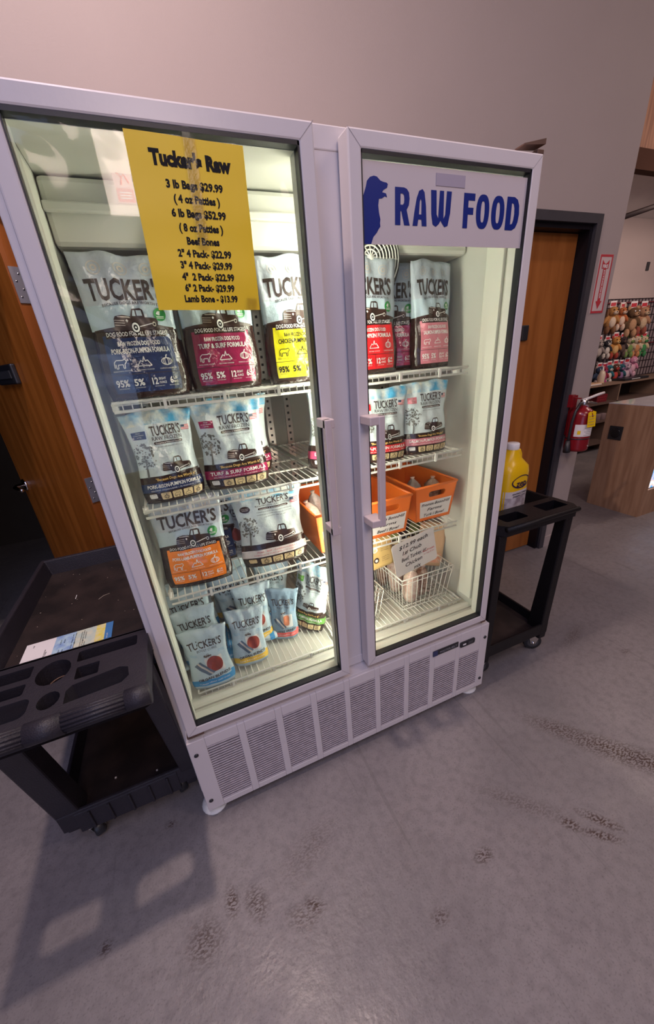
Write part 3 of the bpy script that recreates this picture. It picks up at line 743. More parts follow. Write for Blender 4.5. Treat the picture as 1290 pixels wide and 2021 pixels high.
def small_bag(label, loc, rot, pcol, formula, w=.175, h=.245, d=.08, seed=1, fold=0, white_strip=False, grp='small frozen food bags with a cloudy sky print', bands=True):
    """style B: clouds, tree, truck, strip and beige icons"""
    t = bag_base(label, loc, rot, group=grp)
    F = make_F(w, h, d, seed, .09, .10, .25, .0028, fold)
    P = film('panel_%02d%02d%02d' % tuple(int(c*99) for c in pcol), pcol)
    def reg(u, v):
        if v > .86: return CLOUD
        if v > .305: return PALEB
        if .13 < v < .23: return P
        return BROWNF
    pouch_obj(F, t, reg, vbreaks=(.13, .23, .305, .86))
    fn = decal_fn(F, w, h); H = lambda v: v*h
    tr = Decal(F, w, h); tree(tr, fn, -.36*w, H(.30), H(.38), seed); tr.obj('tree_picture', t)
    tr = Decal(F, w, h); tr.poly([[(-.1*w, H(.30)), (.47*w, H(.30)), (.47*w, H(.33)), (.2*w, H(.325))]], BROWNI, fn)
    truck(tr, offs(fn, .0005), .12*w, H(.395), w*.50); tr.obj('truck_picture', t)
    L = Decal(F, w, h)
    put_text(L, "TUCKER'S", .08*w, H(.845 if white_strip else .79), w*.47, H(.080 if white_strip else .105), BROWNT, fn, .016)
    if white_strip:
        put_text(L, "RAW FROZEN - CRU CONGELE", .08*w, H(.785), w*.55, H(.024), BROWNT, fn, .0)
        L.poly([rrect(-.16*w, H(.735), .30*w, H(.76), .003)], BROWNI, fn)
        put_text(L, "Complete & Balanced Formula", .07*w, H(.747), w*.42, H(.012), WHITEL, offs(fn, .0005), .01)
        put_text(L, "COMPLETE AND BALANCED FOR DOGS", .08*w, H(.705), w*.55, H(.012), BROWNT, fn)
        put_text(L, "FORMULE COMPLETE POUR TOUTES", .08*w, H(.672), w*.55, H(.012), BROWNT, fn)
        put_text(L, "LES ETAPES DE LA VIE", .08*w, H(.64), w*.34, H(.012), BROWNT, fn)
        put_text(L, "PORK - BEEF - PUMPKIN FORMULA", .03*w, H(.200), w*.62, H(.020), REDPRINT, fn, .0)
        put_text(L, "FORMULE DE PORC, BOEUF ET CITROUILLE", .03*w, H(.162), w*.72, H(.018), REDPRINT, fn, .0)
        L.poly([circ(-.35*w, H(.76), w*.075, 16, w*.05)], BROWNI, fn)
        put_text(L, "MADE FRESH", -.35*w, H(.77), w*.11, H(.012), WHITEL, offs(fn, .0004)); put_text(L, "& FROZEN", -.35*w, H(.75), w*.09, H(.012), WHITEL, offs(fn, .0004))
    else:
        put_text(L, "RAW FROZEN", .08*w, H(.705), w*.48, H(.042), BROWNT, fn, .004)
        L.poly([rrect(-.15*w, H(.642), .32*w, H(.670), .003)], BROWNI, fn)
        put_text(L, "Complete & Balanced Formula", .085*w, H(.656), w*.42, H(.014), WHITEL, offs(fn, .0005), .02)
        put_text(L, "FOR ALL LIFE STAGES OF DOGS", .09*w, H(.612), w*.46, H(.010), BROWNT, fn)
        put_text(L, '"Because Dogs Are Worth It"', .06*w, H(.268), w*.66, H(.030), GOLD, fn, .015, .1)
        put_text(L, formula+" FORMULA", .02*w, H(.195), w*.88, H(.042), WHITEL, fn, .02)
        put_text(L, "95% MEAT, ORGAN & BONE  |  5% VEGETABLES  |  100%", .02*w, H(.148), w*.8, H(.014), WHITEL, fn)
        L.poly([[(-.44*w, H(.72)), (-.24*w, H(.715)), (-.23*w, H(.80)), (-.44*w, H(.80))]], P, fn)
        for k_, s_ in enumerate(("Now", "12 4oz Patties", "per bag")): put_text(L, s_, -.34*w, H(.785-.022*k_), w*(.06 if k_ != 1 else .15), H(.012), WHITEL, offs(fn, .0005))
    L.obj('lettering', t)
    B = Decal(F, w, h); flag(B, fn, .40*w, H(.79), w*.065); B.obj('flag_emblem', t)
    I = Decal(F, w, h)
    xs = (-.42, -.25, -.07, .11, .29)
    for k, x in enumerate(xs):
        m = BEIGE if k or white_strip else WHITEL; ww = .155*w if k else .11*w
        I.poly([rrect(x*w, H(.035 if k else .06), x*w+ww, H(.112), .003)], m, fn)
        if k: icon_marks(I, offs(fn, .0005), x*w+ww/2, H(.065), ww*.6, BROWNI, (k+1) % 3); 
        put_text(I, ("NO", "MADE IN USA", "FREE", "FARM", "BEEF")[k], x*w+ww/2, H(.102), ww*.6, H(.010), BROWNI, offs(fn, .0005))
    I.obj('icon_strip', t)
    return t
def cube_pouch(label, loc, rot, scol, w=.125, h=.225, d=.055, seed=1, kind='ORGAN BLENDS', sub='TURKEY HEART AND LIVER', basem=None, fold=0, detail=True):
    t = bag_base(label, loc, rot, 'treat_pouch', 'small treat pouches on the bottom shelf')
    F = make_F(w, h, d, seed, .12, .12, .22, .0026, fold)
    base = basem or PALEB2; S = film('panel_%02d%02d%02d' % tuple(int(c*99) for c in scol), scol)
    def reg(u, v):
        if v > .60: return base
        if .075 < v < .13+.05*u: return S
        if v < .05: return base
        return base
    pouch_obj(F, t, reg, nv=20, nu=14)
    fn = decal_fn(F, w, h); H = lambda v: v*h
    L = Decal(F, w, h)
    L.poly([[(-.46*w, H(.06)), (0, H(.06)), (.46*w, H(.09)), (.46*w, H(.165)), (0, H(.12)), (-.46*w, H(.115))]], S, fn)
    put_text(L, "TUCKER'S", .0, H(.755), w*.78, H(.125), BROWNT, fn, .014)
    if detail:
        put_text(L, "BOOST CUBES", .02*w, H(.655), w*.48, H(.036), BROWNT, fn, .0)
        put_text(L, sub, .02*w, H(.10), w*.72, H(.020), WHITEL, offs(fn, .0005), .0, rot=.05)
        put_text(L, kind, .04*w, H(.185), w*.76, H(.046), BROWNT, fn, .03, wave=lambda x: 1.2*x)
        put_text(L, "EXTRA", -.34*w, H(.60), w*.18, H(.016), mat('blue_print', (.12, .35, .6), .4), fn); put_text(L, "MEATY", -.33*w, H(.575), w*.18, H(.016), mat('blue_print', (.1, .3, .6)), fn)
        put_text(L, "MADE", .36*w, H(.60), w*.15, H(.016), mat('blue_print', (.1, .3, .6)), fn); put_text(L, "IN USA", .36*w, H(.575), w*.17, H(.016), mat('blue_print', (.1, .3, .6)), fn)
    L.obj('lettering', t)
    if detail:
        tr = Decal(F, w, h); truck(tr, fn, .0, H(.555), w*.2); tr.obj('truck_picture', t)
        I = Decal(F, w, h)
        I.poly([rrect(-.10*w, H(.26), .34*w, H(.52), .004)], mat('pouch_window_print', (.60, .60, .60), .3), fn)
        f2 = offs(fn, .0005)
        I.poly([circ(.13*w, H(.40), w*.20, 22)], mat('red_meatball_print', (.24, .035, .025), .35, 0, .3, 60), f2) if kind.startswith('ORG') else I.poly([rrect(.0*w, H(.30), .22*w, H(.50), .008)], mat('sausage_print', (.62, .22, .12), .35, 0, .3, 60), f2)
        f3 = offs(fn, .0009)
        I.poly([[(-.38*w, H(.42)), (-.22*w, H(.48)), (.10*w, H(.27)), (-.06*w, H(.225))]], mat('slate_packet_print', (.09, .13, .20), .3), f3)
        I.poly([[(-.31*w, H(.45)), (-.27*w, H(.465)), (.05*w, H(.26)), (.01*w, H(.245))]], SILVER, offs(fn, .0013))
        I.obj('product_picture', t)
    return t
NAVY = (.020, .035, .11); MAROON = (.28, .015, .07); YELLOW = (.85, .78, .02); RED = (.66, .02, .025); PINK = (.62, .20, .25); DPINK = (.42, .05, .12); ORANGE = (.86, .22, .02)
def place_bag(fn, label, x, y, z, rz, lean=0, roll=0, **k):
    return fn(label, (x, y, z), (R(lean), R(roll), R(rz)), **k)
z1, z2, z3, z4 = ZT
# shelf one
place_bag(big_bag, 'large sky and truck bag with navy blue pork and bison panel, top shelf far left', .163, .205, z1, 3, -3, 0, pcol=NAVY, formula='PORK-BISON-PUMPKIN', seed=11, w=.205, h=.325)
place_bag(big_bag, 'large sky and truck bag with maroon panel, partly behind the yellow price sheet', .372, .215, z1, 1, -3, 0, pcol=MAROON, formula='TURF & SURF', seed=12, w=.200, h=.325)
place_bag(big_bag, 'large sky and truck bag with bright yellow chicken panel beside the centre post', .595, .205, z1, -2, -2, 0, pcol=YELLOW, formula='CHICKEN-PUMPKIN', seed=13, ink=BLACKI, w=.200, h=.325, fold=.3)
place_bag(big_bag, 'large bag with bright red panel on the top shelf behind the right door', .838, .215, z1, 2, -2, 0, pcol=RED, formula='BEEF-PUMPKIN', seed=14, w=.205, h=.325)
place_bag(big_bag, 'large pink bag squeezed between the red bag and the front pink bag', .985, .315, z1, -32, -2, 0, pcol=DPINK, formula='SALMON-PUMPKIN', seed=15, w=.19, h=.325)
place_bag(big_bag, 'large sky and truck bag with dusty pink salmon panel, right end of the top shelf', 1.105, .245, z1, 6, -2, 0, pcol=PINK, formula='SALMON-PUMPKIN', seed=16, w=.165, h=.325)
place_bag(big_bag, 'second row navy bag seen dimly at the back left of the top shelf', .19, .36, z1, -6, 0, 0, pcol=NAVY, formula='PORK-BISON-PUMPKIN', seed=17, w=.19, h=.29)
place_bag(big_bag, 'second row maroon bag standing behind the front turf and surf bag', .41, .36, z1, -6, 0, 0, pcol=MAROON, formula='TURF & SURF', seed=18, w=.19, h=.29)
# shelf two
place_bag(small_bag, 'cloud print bag with navy strip, leftmost on the second shelf', .160, .190, z2, 7, -4, 0, pcol=NAVY, formula='PORK-BISON-PUMPKIN', seed=21, w=.172, h=.250)
place_bag(small_bag, 'cloud print bag with maroon strip, standing free on the second shelf', .350, .200, z2, -2, -4, 0, pcol=MAROON, formula='TURF & SURF', seed=22, w=.195, h=.255)
place_bag(small_bag, 'blue topped bag hidden behind the maroon strip bag on the second shelf', .400, .330, z2, 4, 2, 0, pcol=MAROON, formula='TURF & SURF', seed=23, w=.19, h=.255)
place_bag(small_bag, 'cloud print bag half hidden by the centre post on the second shelf', .672, .200, z2, 0, -3, 7, pcol=DPINK, formula='LAMB-PUMPKIN', seed=24, w=.170, h=.250)
place_bag(small_bag, 'cloud print bag with bright red strip behind the right door handle', .850, .172, z2, -4, -3, 2, pcol=RED, formula='BEEF-PUMPKIN', seed=25, w=.190, h=.240)
place_bag(small_bag, 'cloud print bag with dusty pink strip, rightmost on the second shelf', 1.035, .172, z2, -2, -3, 1, pcol=PINK, formula='SALMON-PUMPKIN', seed=26, w=.180, h=.245)
# shelf three
place_bag(big_bag, 'large bag with vivid orange pork and lamb panel on the third shelf', .172, .185, z3, -5, -5, 0, pcol=ORANGE, formula='PORK-LAMB-PUMPKIN', seed=31, w=.208, h=.283)
place_bag(big_bag, 'dark navy bag peeking out behind the orange panel bag', .235, .320, z3, -14, 0, 0, pcol=NAVY, formula='PORK-BISON-PUMPKIN', seed=32, w=.2, h=.262)
place_bag(small_bag, 'light blue bag with white strip and red two-language text on the third shelf', .428, .185, z3, -3, -5, 0, pcol=(.74, .70, .68), formula='PORK', seed=33, w=.228, h=.265, white_strip=True, grp='small frozen food bags with a cloudy sky print')
place_bag(cube_pouch, 'narrow grey pouch standing sideways between the orange bag and white strip bag', .320, .300, z3, -35, 0, 0, scol=(.3, .3, .32), seed=34, w=.12, h=.225, basem=PALEG)
# bottom shelf pouches
BL = (.05, .26, .55); YL = (.80, .52, .08); CR = (.70, .12, .12)
place_bag(cube_pouch, 'front left treat pouch with blue bottom strip and dark red ball picture', .132, .140, z4, -6, -8, -2, scol=BL, seed=41, w=.15, h=.225)
place_bag(cube_pouch, 'treat pouch with yellow bottom strip and glossy red ball picture', .275, .183, z4, -4, -8, 2, scol=YL, seed=42, w=.130, h=.225, sub='BEEF KIDNEY LIVER')
place_bag(cube_pouch, 'yellow strip treat pouch standing directly behind the glossy red ball one', .318, .262, z4+.025, -2, -4, 3, scol=YL, seed=43, w=.135, h=.25, sub='BEEF KIDNEY LIVER')
place_bag(cube_pouch, 'treat pouch second in the left row, its title just above the front one', .125, .222, z4+.035, -6, -4, -5, scol=BL, seed=44, w=.15, h=.235)
place_bag(cube_pouch, 'treat pouch third in the left row, slanting up to the right', .118, .300, z4+.06, -4, 0, -6, scol=BL, seed=45, w=.16, h=.25)
place_bag(cube_pouch, 'rearmost treat pouch of the left row under the third shelf', .118, .375, z4+.06, 0, 0, -2, scol=BL, seed=46, w=.16, h=.26)
place_bag(cube_pouch, 'treat pouch tilted left at the back of the yellow strip row', .295, .345, z4+.06, 0, 0, -9, scol=YL, seed=47, w=.15, h=.26)
place_bag(cube_pouch, 'farthest treat pouch of the yellow strip row, only its title showing', .275, .425, z4+.06, 0, 0, -3, scol=YL, seed=48, w=.16, h=.27)
place_bag(cube_pouch, 'dark backed pouch in shadow behind the coral strip pouch', .425, .400, z4, -20, 0, 4, scol=BL, seed=49, w=.14, h=.29)
place_bag(cube_pouch, 'blue grey pouch with orange sausage picture and coral strip', .432, .262, z4, -18, 2, 4, scol=CR, seed=50, w=.115, h=.235, kind='MUSCLE GRINDS', sub='RAW FROZEN FOR DOGS', basem=mat('slate_blue_film', (.26, .37, .47), .25, 0, .12, 10, .35, 42, .6))
for k, (x, y, rz, lb) in enumerate(((.125, .42, 84, 'treat pouch lying flat under the left row of upright pouches'), (.29, .45, 88, 'treat pouch lying flat under the yellow strip row'))):
    q_ = cube_pouch(lb, (x+.11, y-.12, z4+.030), (R(-90), 0, R(rz)), BL, seed=71+k, w=.20, h=.20)
t = place_bag(small_bag, 'slanted bag with green strip and bright white side beside the wire basket', .542, .282, z4, -48, -4, 10, pcol=(.12, .30, .06), formula='DUCK-PUMPKIN', seed=51, w=.15, h=.30)

# ================================================================= BINS, CHUBS, BASKETS
def hand_lines(mb, lines, cx, cz, w, lh, fn, hgt, seed=3):
    rnd = random.Random(seed)
    for k, s in enumerate(lines):
        put_text(mb, s, cx+rnd.uniform(-.003, .003), cz-k*lh, w*(len(s)/max(len(q) for q in lines))*rnd.uniform(.95, 1.05), hgt, BLACKI, fn, .012, .35, rot=.03)
def bin_box(label, x0, x1, yf, z, words, l=.36, h=.15):
    t = thing('storage_bin', label, 'bin', (x0, yf, z), (0, 0, 0), 'orange plastic bins on the third shelf')
    w = x1-x0; tp = .016; th = .003
    b = MB()
    def P(x, y, k): # k=0 bottom,1 top ; taper
        return (x*(w-2*tp)+tp-(1-k*0)*0 + (x-.5)*2*tp*k, y*(l-2*tp)+tp+(y-.5)*2*tp*k, h*k)
    # front wall with hand hole
    def front(u, v): p = P(u, 0, v); return p
    def fronti(u, v): p = P(u, 0, v); return (p[0], p[1]+th, p[2])
    hole = rrect(.32, .68, .74, .84, .06)[::-1]
    b.poly([[(0, 0), (1, 0), (1, 1), (0, 1)], hole], BINO, front, fn2=fronti)
    def wall(a0, a1, flip=False):
        c = [P(*a0, 0), P(*a1, 0), P(*a1, 1), P(*a0, 1)]
        n = Vector((a1[1]-a0[1], -(a1[0]-a0[0]), 0)).normalized()*-th
        c2 = [tuple(Vector(q)+n) for q in c]
        b.add(c+c2, [(0, 1, 2, 3), (4, 7, 6, 5), (3, 2, 6, 7), (0, 3, 7, 4), (1, 5, 6, 2)], BINO)
    wall((1, 0), (1, 1)); wall((1, 1), (0, 1)); wall((0, 1), (0, 0))
    b.add([P(0, 0, 0), P(1, 0, 0), P(1, 1, 0), P(0, 1, 0), P(0, 0, .02), P(1, 0, .02), P(1, 1, .02), P(0, 1, .02)], [(3, 2, 1, 0), (4, 5, 6, 7), (0, 1, 5, 4), (1, 2, 6, 5), (2, 3, 7, 6), (3, 0, 4, 7)], BINO)
    b.obj('bin_body', t)
    r = MB(); q = [P(0, 0, 1), P(1, 0, 1), P(1, 1, 1), P(0, 1, 1)]
    for i in range(4):
        r.tube([q[i], q[(i+1) % 4]], .005, BINO, 6)
    r.obj('bin_rim', t)
    lb = MB()
    f = lambda u, v: (lambda p: (p[0], p[1]-.0015, p[2]))(P(u, 0, v))
    lb.poly([[(.10, .10), (.93, .10), (.93, .58), (.10, .58)]], WHITEP, f)
    f2 = lambda u, v: (lambda p: (p[0], p[1]-.0022, p[2]))(P(u, 0, v))
    rnd = random.Random(len(words[0])+int(x0*100))
    for k, s in enumerate(words):
        put_text(lb, s, (.52, .50, .50)[k], .49-.155*k, (.76, .42, .58)[k], .085, BLACKI, f2, .012, .35, rot=.02)
    lb.obj('handwritten_label', t)
    return t
bin_box('orange bin cut off by the left door edge', .570, .742, .128, z3, ['Fromm BonniHill', 'Farms', 'Beef i Bowl'], h=.150)
bin_box('orange bin behind the right door handle, labelled Beef i Bowl', .762, .956, .128, z3, ['Fromm BonniHill', 'Farms', 'Beef i Bowl'], h=.150)
bin_box('orange bin nearest the right wall, labelled Turk i Bowl', 1.000, 1.198, .165, z3, ['Fromm BonniHill', 'Farms', 'Turk i Bowl'], h=.150)
FILMG = mat('frosted_meat_film', (.44, .38, .36), .25, 0, .3, 22, .5, 50, .6, col2=(.28, .21, .20))
FILMP = mat('pink_meat_film', (.60, .40, .34), .25, 0, .3, 40, .5, 60, .6, col2=(.72, .60, .52))
FILMB = mat('speckled_meat_film', (.46, .33, .26), .25, 0, .3, 50, .5, 60, .6, col2=(.25, .13, .09))
def chub(label, loc, l, r, m, rot=(0, 0, 0), grp='wrapped meat rolls in the freezer', seed=0):
    t = thing('meat_roll', label, 'meat roll', loc, rot, grp)
    b = MB(); prof = [(.004, l*1.04), (.010, l*.99), (r*.55, l*.93), (r*.9, l*.80), (r, l*.55), (r*.97, l*.25), (r*.75, l*.07), (r*.35, 0)]
    b.lathe(prof[::-1], m, 14)
    rnd = random.Random(seed)
    ph = [rnd.uniform(0, 6) for _ in range(4)]
    b.v = [(x*(1+.09*math.sin(5*math.atan2(y, x)+ph[0]+z*40)), y*(1+.09*math.sin(4*math.atan2(y, x)+ph[1]+z*50)), z) for x, y, z in b.v]
    b.obj('wrapper', t)
    c = MB(); c.lathe([(.003, l*1.0), (.007, l*1.03), (.009, l*1.06), (.010, l*1.075)], mat('pinkish_film_end', (.75, .55, .48), .3), 8); c.tube([(.006*math.cos(a), .006*math.sin(a), l*1.02) for a in [k*math.pi/4 for k in range(8)]], .0016, METAL, 5, True); c.obj('clip_end', t)
    return t
chub('grey wrapped meat roll on the left inside the right-hand orange bin', (1.075, .275, z3+.010), .135, .034, FILMG, (R(-8), 0, 0), seed=1)
chub('brown speckled meat roll on the right inside the right-hand orange bin', (1.145, .255, z3+.010), .130, .036, FILMB, (R(-6), R(6), 0), seed=2)
chub('grey meat roll lying against the front hole of the right-hand bin', (1.10, .212, z3+.048), .10, .022, FILMG, (0, R(84), 0), seed=3)
chub('meat roll seen through the front hole of the middle orange bin', (.84, .175, z3+.045), .09, .024, FILMG, (0, R(84), 0), seed=4)
chub('pinkish meat roll sticking out of the bin by the left door edge', (.640, .24, z3+.012), .150, .030, FILMP, (R(-10), R(-20), 0), seed=5)
chub('grey meat roll behind the pinkish one in the bin by the left door edge', (.66, .33, z3+.012), .150, .032, FILMG, (0, R(-8), 0), seed=6)

def wire_basket(label, x0, x1, yf, yb, z, h, seed=0):
    t = thing('wire_basket', label, 'basket', (x0, yf, z), (0, 0, 0), 'white wire baskets on the bottom shelf')
    w = x1-x0; l = yb-yf; b = MB(); fl = .018
    def P(u, v, k): return (u*w+(u-.5)*2*fl*(k-1)*1, v*l+(v-.5)*2*fl*(k-1), k*h)
    for k, r in ((1, .0032), (.86, .002), (.12, .002), (0, .0026)):
        b.tube([P(0, 0, k), P(1, 0, k), P(1, 1, k), P(0, 1, k)], r, WIREW, 6, True)
    n = 10
    for i in range(n+1):
        u = i/n
        b.tube([P(u, 0, 1), P(u, 0, 0), P(u, 1, 0), P(u, 1, 1)], .0016, WIREW, 5)
    for j in range(1, 12):
        v = j/12; b.tube([P(0, v, 1), P(0, v, 0), P(1, v, 0), P(1, v, 1)], .0016, WIREW, 5)
    b.obj('wire_mesh', t)
    return t
wire_basket('white wire basket half behind the centre post', .628, .842, .150, .46, z4, .155)
wire_basket('white wire basket full of meat rolls at the right end of the bottom shelf', .930, 1.195, .150, .46, z4, .165)
# contents
zz = z4+.006
chub('streaky pink meat roll at the front of the full basket', (1.010, .205, zz), .165, .036, FILMP, (R(4), 0, 0), seed=11)
chub('second streaky meat roll beside the front one in the full basket', (1.075, .225, zz), .150, .030, FILMB, (R(4), R(3), 0), seed=12)
chub('pale pink meat roll leaning in the middle of the full basket', (1.110, .30, zz), .175, .034, FILMP, (R(-6), R(-4), 0), seed=13)
chub('tan meat roll at the back left of the full basket', (1.000, .300, zz), .190, .036, FILMP, (0, R(-4), 0), seed=14)
chub('striped meat roll against the left side of the full basket', (.975, .375, zz), .190, .030, FILMB, (0, R(-4), 0), seed=15)
def packet(label, loc, rot, w, h, d, m, fn_extra, nm='food_packet', cat='packet', seed=1):
    t = thing(nm, label, cat, loc, rot)
    F = make_F(w, h, d, seed, .02, .02, .5, .0016)
    pouch_obj(F, t, lambda u, v: m, nu=10, nv=12)
    fn_extra(t, decal_fn(F, w, h), w, h, F); return t
KRAFT = mat('tan_packet_paper', (.62, .40, .24), .45, 0, .15, 12, .2, 30)
CREAM = mat('cream_block_wrap', (.78, .70, .42), .4, 0, .1, 12, .2, 30)
CARDT = mat('ochre_card', (.62, .42, .16), .5, 0, .06, 8)
def ex1(t, fn, w, h, F):
    L = Decal(F, w, h); m = mat('coral_print', (.68, .22, .14), .4)
    L.poly([[(-.38*w, .08*h), (.42*w, .08*h), (.42*w, .30*h), (-.38*w, .30*h)]], mat('peach_band', (.74, .42, .28), .4), fn)
    put_text(L, 'RAW VENISON', .02*w, .20*h, w*.64, h*.07, m, offs(fn, .0005), .01); put_text(L, 'FOR DOGS', .02*w, .12*h, w*.4, h*.04, m, offs(fn, .0005), .01)
    L.obj('lettering', t)
packet('tan paper packet with coral band leaning at the right of the full basket', (1.150, .270, z4+.12), (R(-14), R(14), R(-14)), .13, .20, .04, KRAFT, ex1, seed=61)
def ex2(t, fn, w, h, F):
    L = Decal(F, w, h); L.poly([rrect(-.3*w, .3*h, .25*w, .85*h, .008)], mat('olive_print', (.22, .26, .08), .4, 0, .4, 40), fn)
    L.poly([[(-.2*w, .1*h), (.3*w, .12*h), (.3*w, .22*h), (-.2*w, .2*h)]], BEIGE, fn); L.obj('printed_panel', t)
packet('dark card with olive green picture rising behind the tan packet', (1.105, .36, z4+.21), (R(-4), R(24), R(-8)), .10, .15, .012, BROWNF, ex2, seed=62)
def ex3(t, fn, w, h, F):
    L = Decal(F, w, h)
    for k in range(3):
        L.poly([circ(-.22*w, h*(.80-.28*k), w*.11, 14)], WHITEL if k < 2 else BROWNI, fn)
        L.poly([circ(-.22*w, h*(.80-.28*k), w*.06, 10)], BEIGE if k < 2 else WHITEL, offs(fn, .0005))
        for j in range(3): put_text(L, ('MADE IN', 'SMALL LOT', 'KITCHENS')[j], .16*w, h*(.84-.28*k-.05*j), w*.3, h*.022, BROWNI, fn)
    L.obj('printed_icons', t)
packet('ochre card with three round emblems left of the handwritten price card', (.868, .200, z4+.230), (R(-3), R(-6), R(0)), .115, .165, .004, CARDT, ex3, seed=63)
packet('blackish packet with tan stripes under the middle orange bin', (.985, .330, z4+.235), (R(-10), R(10), R(-20)), .11, .11, .02, BROWNF, ex2, seed=65)
tb = thing('butter_block', 'pale yellow wrapped block in the basket behind the centre post', 'food block', (.770, .26, z4+.006))
MB().bbox((-.055, -.06, 0), (.055, .10, .085), CREAM, .010).obj('block', tb); MB().box((-.05, -.0615, .02), (.05, -.060, .05), mat('pale_yellow_band', (.85, .8, .5), .5)).obj('paper_band', tb)
chub('grey meat roll above the yellow block in the left basket', (.665, .30, zz), .16, .034, FILMG, (0, 0, 0), seed=21)
# handwritten price card
pc = thing('price_card', 'white rounded card with handwritten price for chubs clipped to the full basket', 'sign', (.962, .108, .797), (0, R(-11), 0))
c = MB(); f = lambda x, y: (x, 0, y)
c.poly([rrect(-.098, -.075, .098, .075, .014)], WHITEP, f, fn2=lambda x, y: (x, .0012, y)); c.obj('card', pc)
c = MB(); f = lambda x, y: (x, -.0008, y)
for k, (s_, x, wd) in enumerate((('$12.99 each', .0, .135), ('1# Chub', -.012, .09), ('Beef, Turkey, or', -.006, .12), ('Chicken', -.012, .08), ('mix', .0, .035))):
    put_text(c, s_, x, .052-.0285*k, wd, .017, BLACKI, f, .012, .35, rot=.02)
put_text(c, 'RawFrozen', .062, -.012, .055, .009, REDPRINT, f, .01); put_text(c, 'for dogs & cats', .062, -.026, .05, .005, REDPRINT, f)
c.obj('handwriting', pc)

# ================================================================= SIGNS ON THE GLASS
ps = thing('price_sheet', 'bright yellow printed price sheet taped to the left freezer door', 'sign', (.3345, .0045, 1.7765), (0, R(1.7), 0))
g = MB()
n = 12; vs = []; W2, H2 = .2175, .285
for j in range(n+1):
    for i in range(n+1):
        x = (i/n-.5)*W2; z = (j/n-.5)*H2
        vs.append((x, -.0012*math.sin(z*60)*.6-.0008*math.sin(x*40+z*25), z))
g.add(vs, [(j*(n+1)+i, j*(n+1)+i+1, (j+1)*(n+1)+i+1, (j+1)*(n+1)+i) for j in range(n) for i in range(n)], YELLOWP, True)
g.obj('paper', ps)
L = MB(); f = lambda x, z: (x, -.0012*math.sin(z*60)*.6-.0008*math.sin(x*40+z*25)-.0006, z)
for s_, v, wd, hh in (("Tucker's Raw", .118, .70, .050), ("3 lb Bags $29.99", .250, .50, .032), ("( 4 oz Patties )", .328, .41, .032), ("6 lb Bags $52.99", .408, .49, .032), ("( 8 oz Patties )", .488, .40, .032), ("Beef Bones", .565, .30, .032), ('2" 4 Pack- $22.99', .640, .50, .032), ('3" 4 Pack- $29.99', .712, .49, .032), ('4"  2 Pack- $22.99', .785, .50, .032), ('6" 2 Pack- $29.99', .855, .48, .032), ("Lamb Bone - $13.99", .925, .52, .032)):
    put_text(L, s_, .01*W2*0+.004, H2*(.5-v), wd*W2, hh*H2*(1.55 if v < .2 else 1.38), BLACKI, f, .060 if v < .2 else .046)
L.obj('lettering', ps)
tp = MB(); TAPE = glass_mat('clear_tape', (.995, .995, .99), .35, .2, .1, 60)
tp.add([(-.008, -.0028, -.03), (.014, -.0028, -.03), (.016, -.0028, .17), (-.006, -.0028, .17)], [(0, 1, 2, 3)], TAPE); tp.add([(.075, -.0028, -.145), (.10, -.0028, -.15), (.105, -.0028, -.118), (.082, -.0028, -.115)], [(0, 1, 2, 3)], TAPE)
tp.obj('clear_tape', ps)
# film over the left pane
fl = MB(); nx, nz = 60, 48; vs = []
for j in range(nz+1):
    for i in range(nx+1):
        x = .050+.512*i/nx; z = 1.50+.425*j/nz
        e = max(0, 1-min(i, nx-i)/14)+max(0, 1-(nz-j)/12)*.9
        y = .0095+(.0016+.0040*e)*noise.noise((x*11, z*7, 3.1))+.0022*e*math.sin(70*(z+.55*x)+5*noise.noise((x*6, z*6, 1.2)))*abs(noise.noise((x*9, z*9, 4.4)))*2
        vs.append((x, min(.0128, max(.0052, y)), z))
fl.add(vs, [(j*(nx+1)+i, j*(nx+1)+i+1, (j+1)*(nx+1)+i+1, (j+1)*(nx+1)+i) for j in range(nz) for i in range(nx)], glass_mat('crinkled_plastic_film', (.985, .985, .975), .5, .09, 0, 12, 1.45), True)
fo = fl.obj('plastic_film'); tag(fo, 'crinkled clear plastic film covering the upper left door glass', 'film')
# RAW FOOD sign
rs = thing('freezer_sign', 'white vinyl sign with blue dog silhouette and RAW FOOD lettering on the right door', 'sign', (.0, .0, 0))
g = MB(); g.box((.714, .0095, 1.762), (1.228, .0105, 1.918), SIGNW); g.obj('vinyl_sheet', rs)
Y = .0088; f = lambda x, z: (x, Y, z)
g = MB(); g.poly([[(.7139, 1.7622), (.7139, 1.838), (.7163, 1.847), (.7229, 1.8602), (.7279, 1.8716), (.7306, 1.8812), (.7387, 1.8886), (.749, 1.8915), (.7573, 1.8904), (.7665, 1.8838), (.774, 1.882), (.783, 1.8810), (.7868, 1.8785), (.7845, 1.8717), (.7749, 1.8673), (.771, 1.8628), (.7815, 1.8611), (.7844, 1.8538), (.7781, 1.8557), (.7708, 1.8514), (.7621, 1.8503), (.7599, 1.8377), (.7616, 1.8245), (.7652, 1.8112), (.7640, 1.804), (.7650, 1.7975), (.7600, 1.792), (.7549, 1.7851), (.7449, 1.7762), (.7385, 1.7622)]], BLUEV, f)
g.obj('dog_silhouette', rs)
g = MB(); g.box((.924, .0082, 1.884), (1.014, .0095, 1.908), SIGNP); g.obj('lilac_patch', rs)
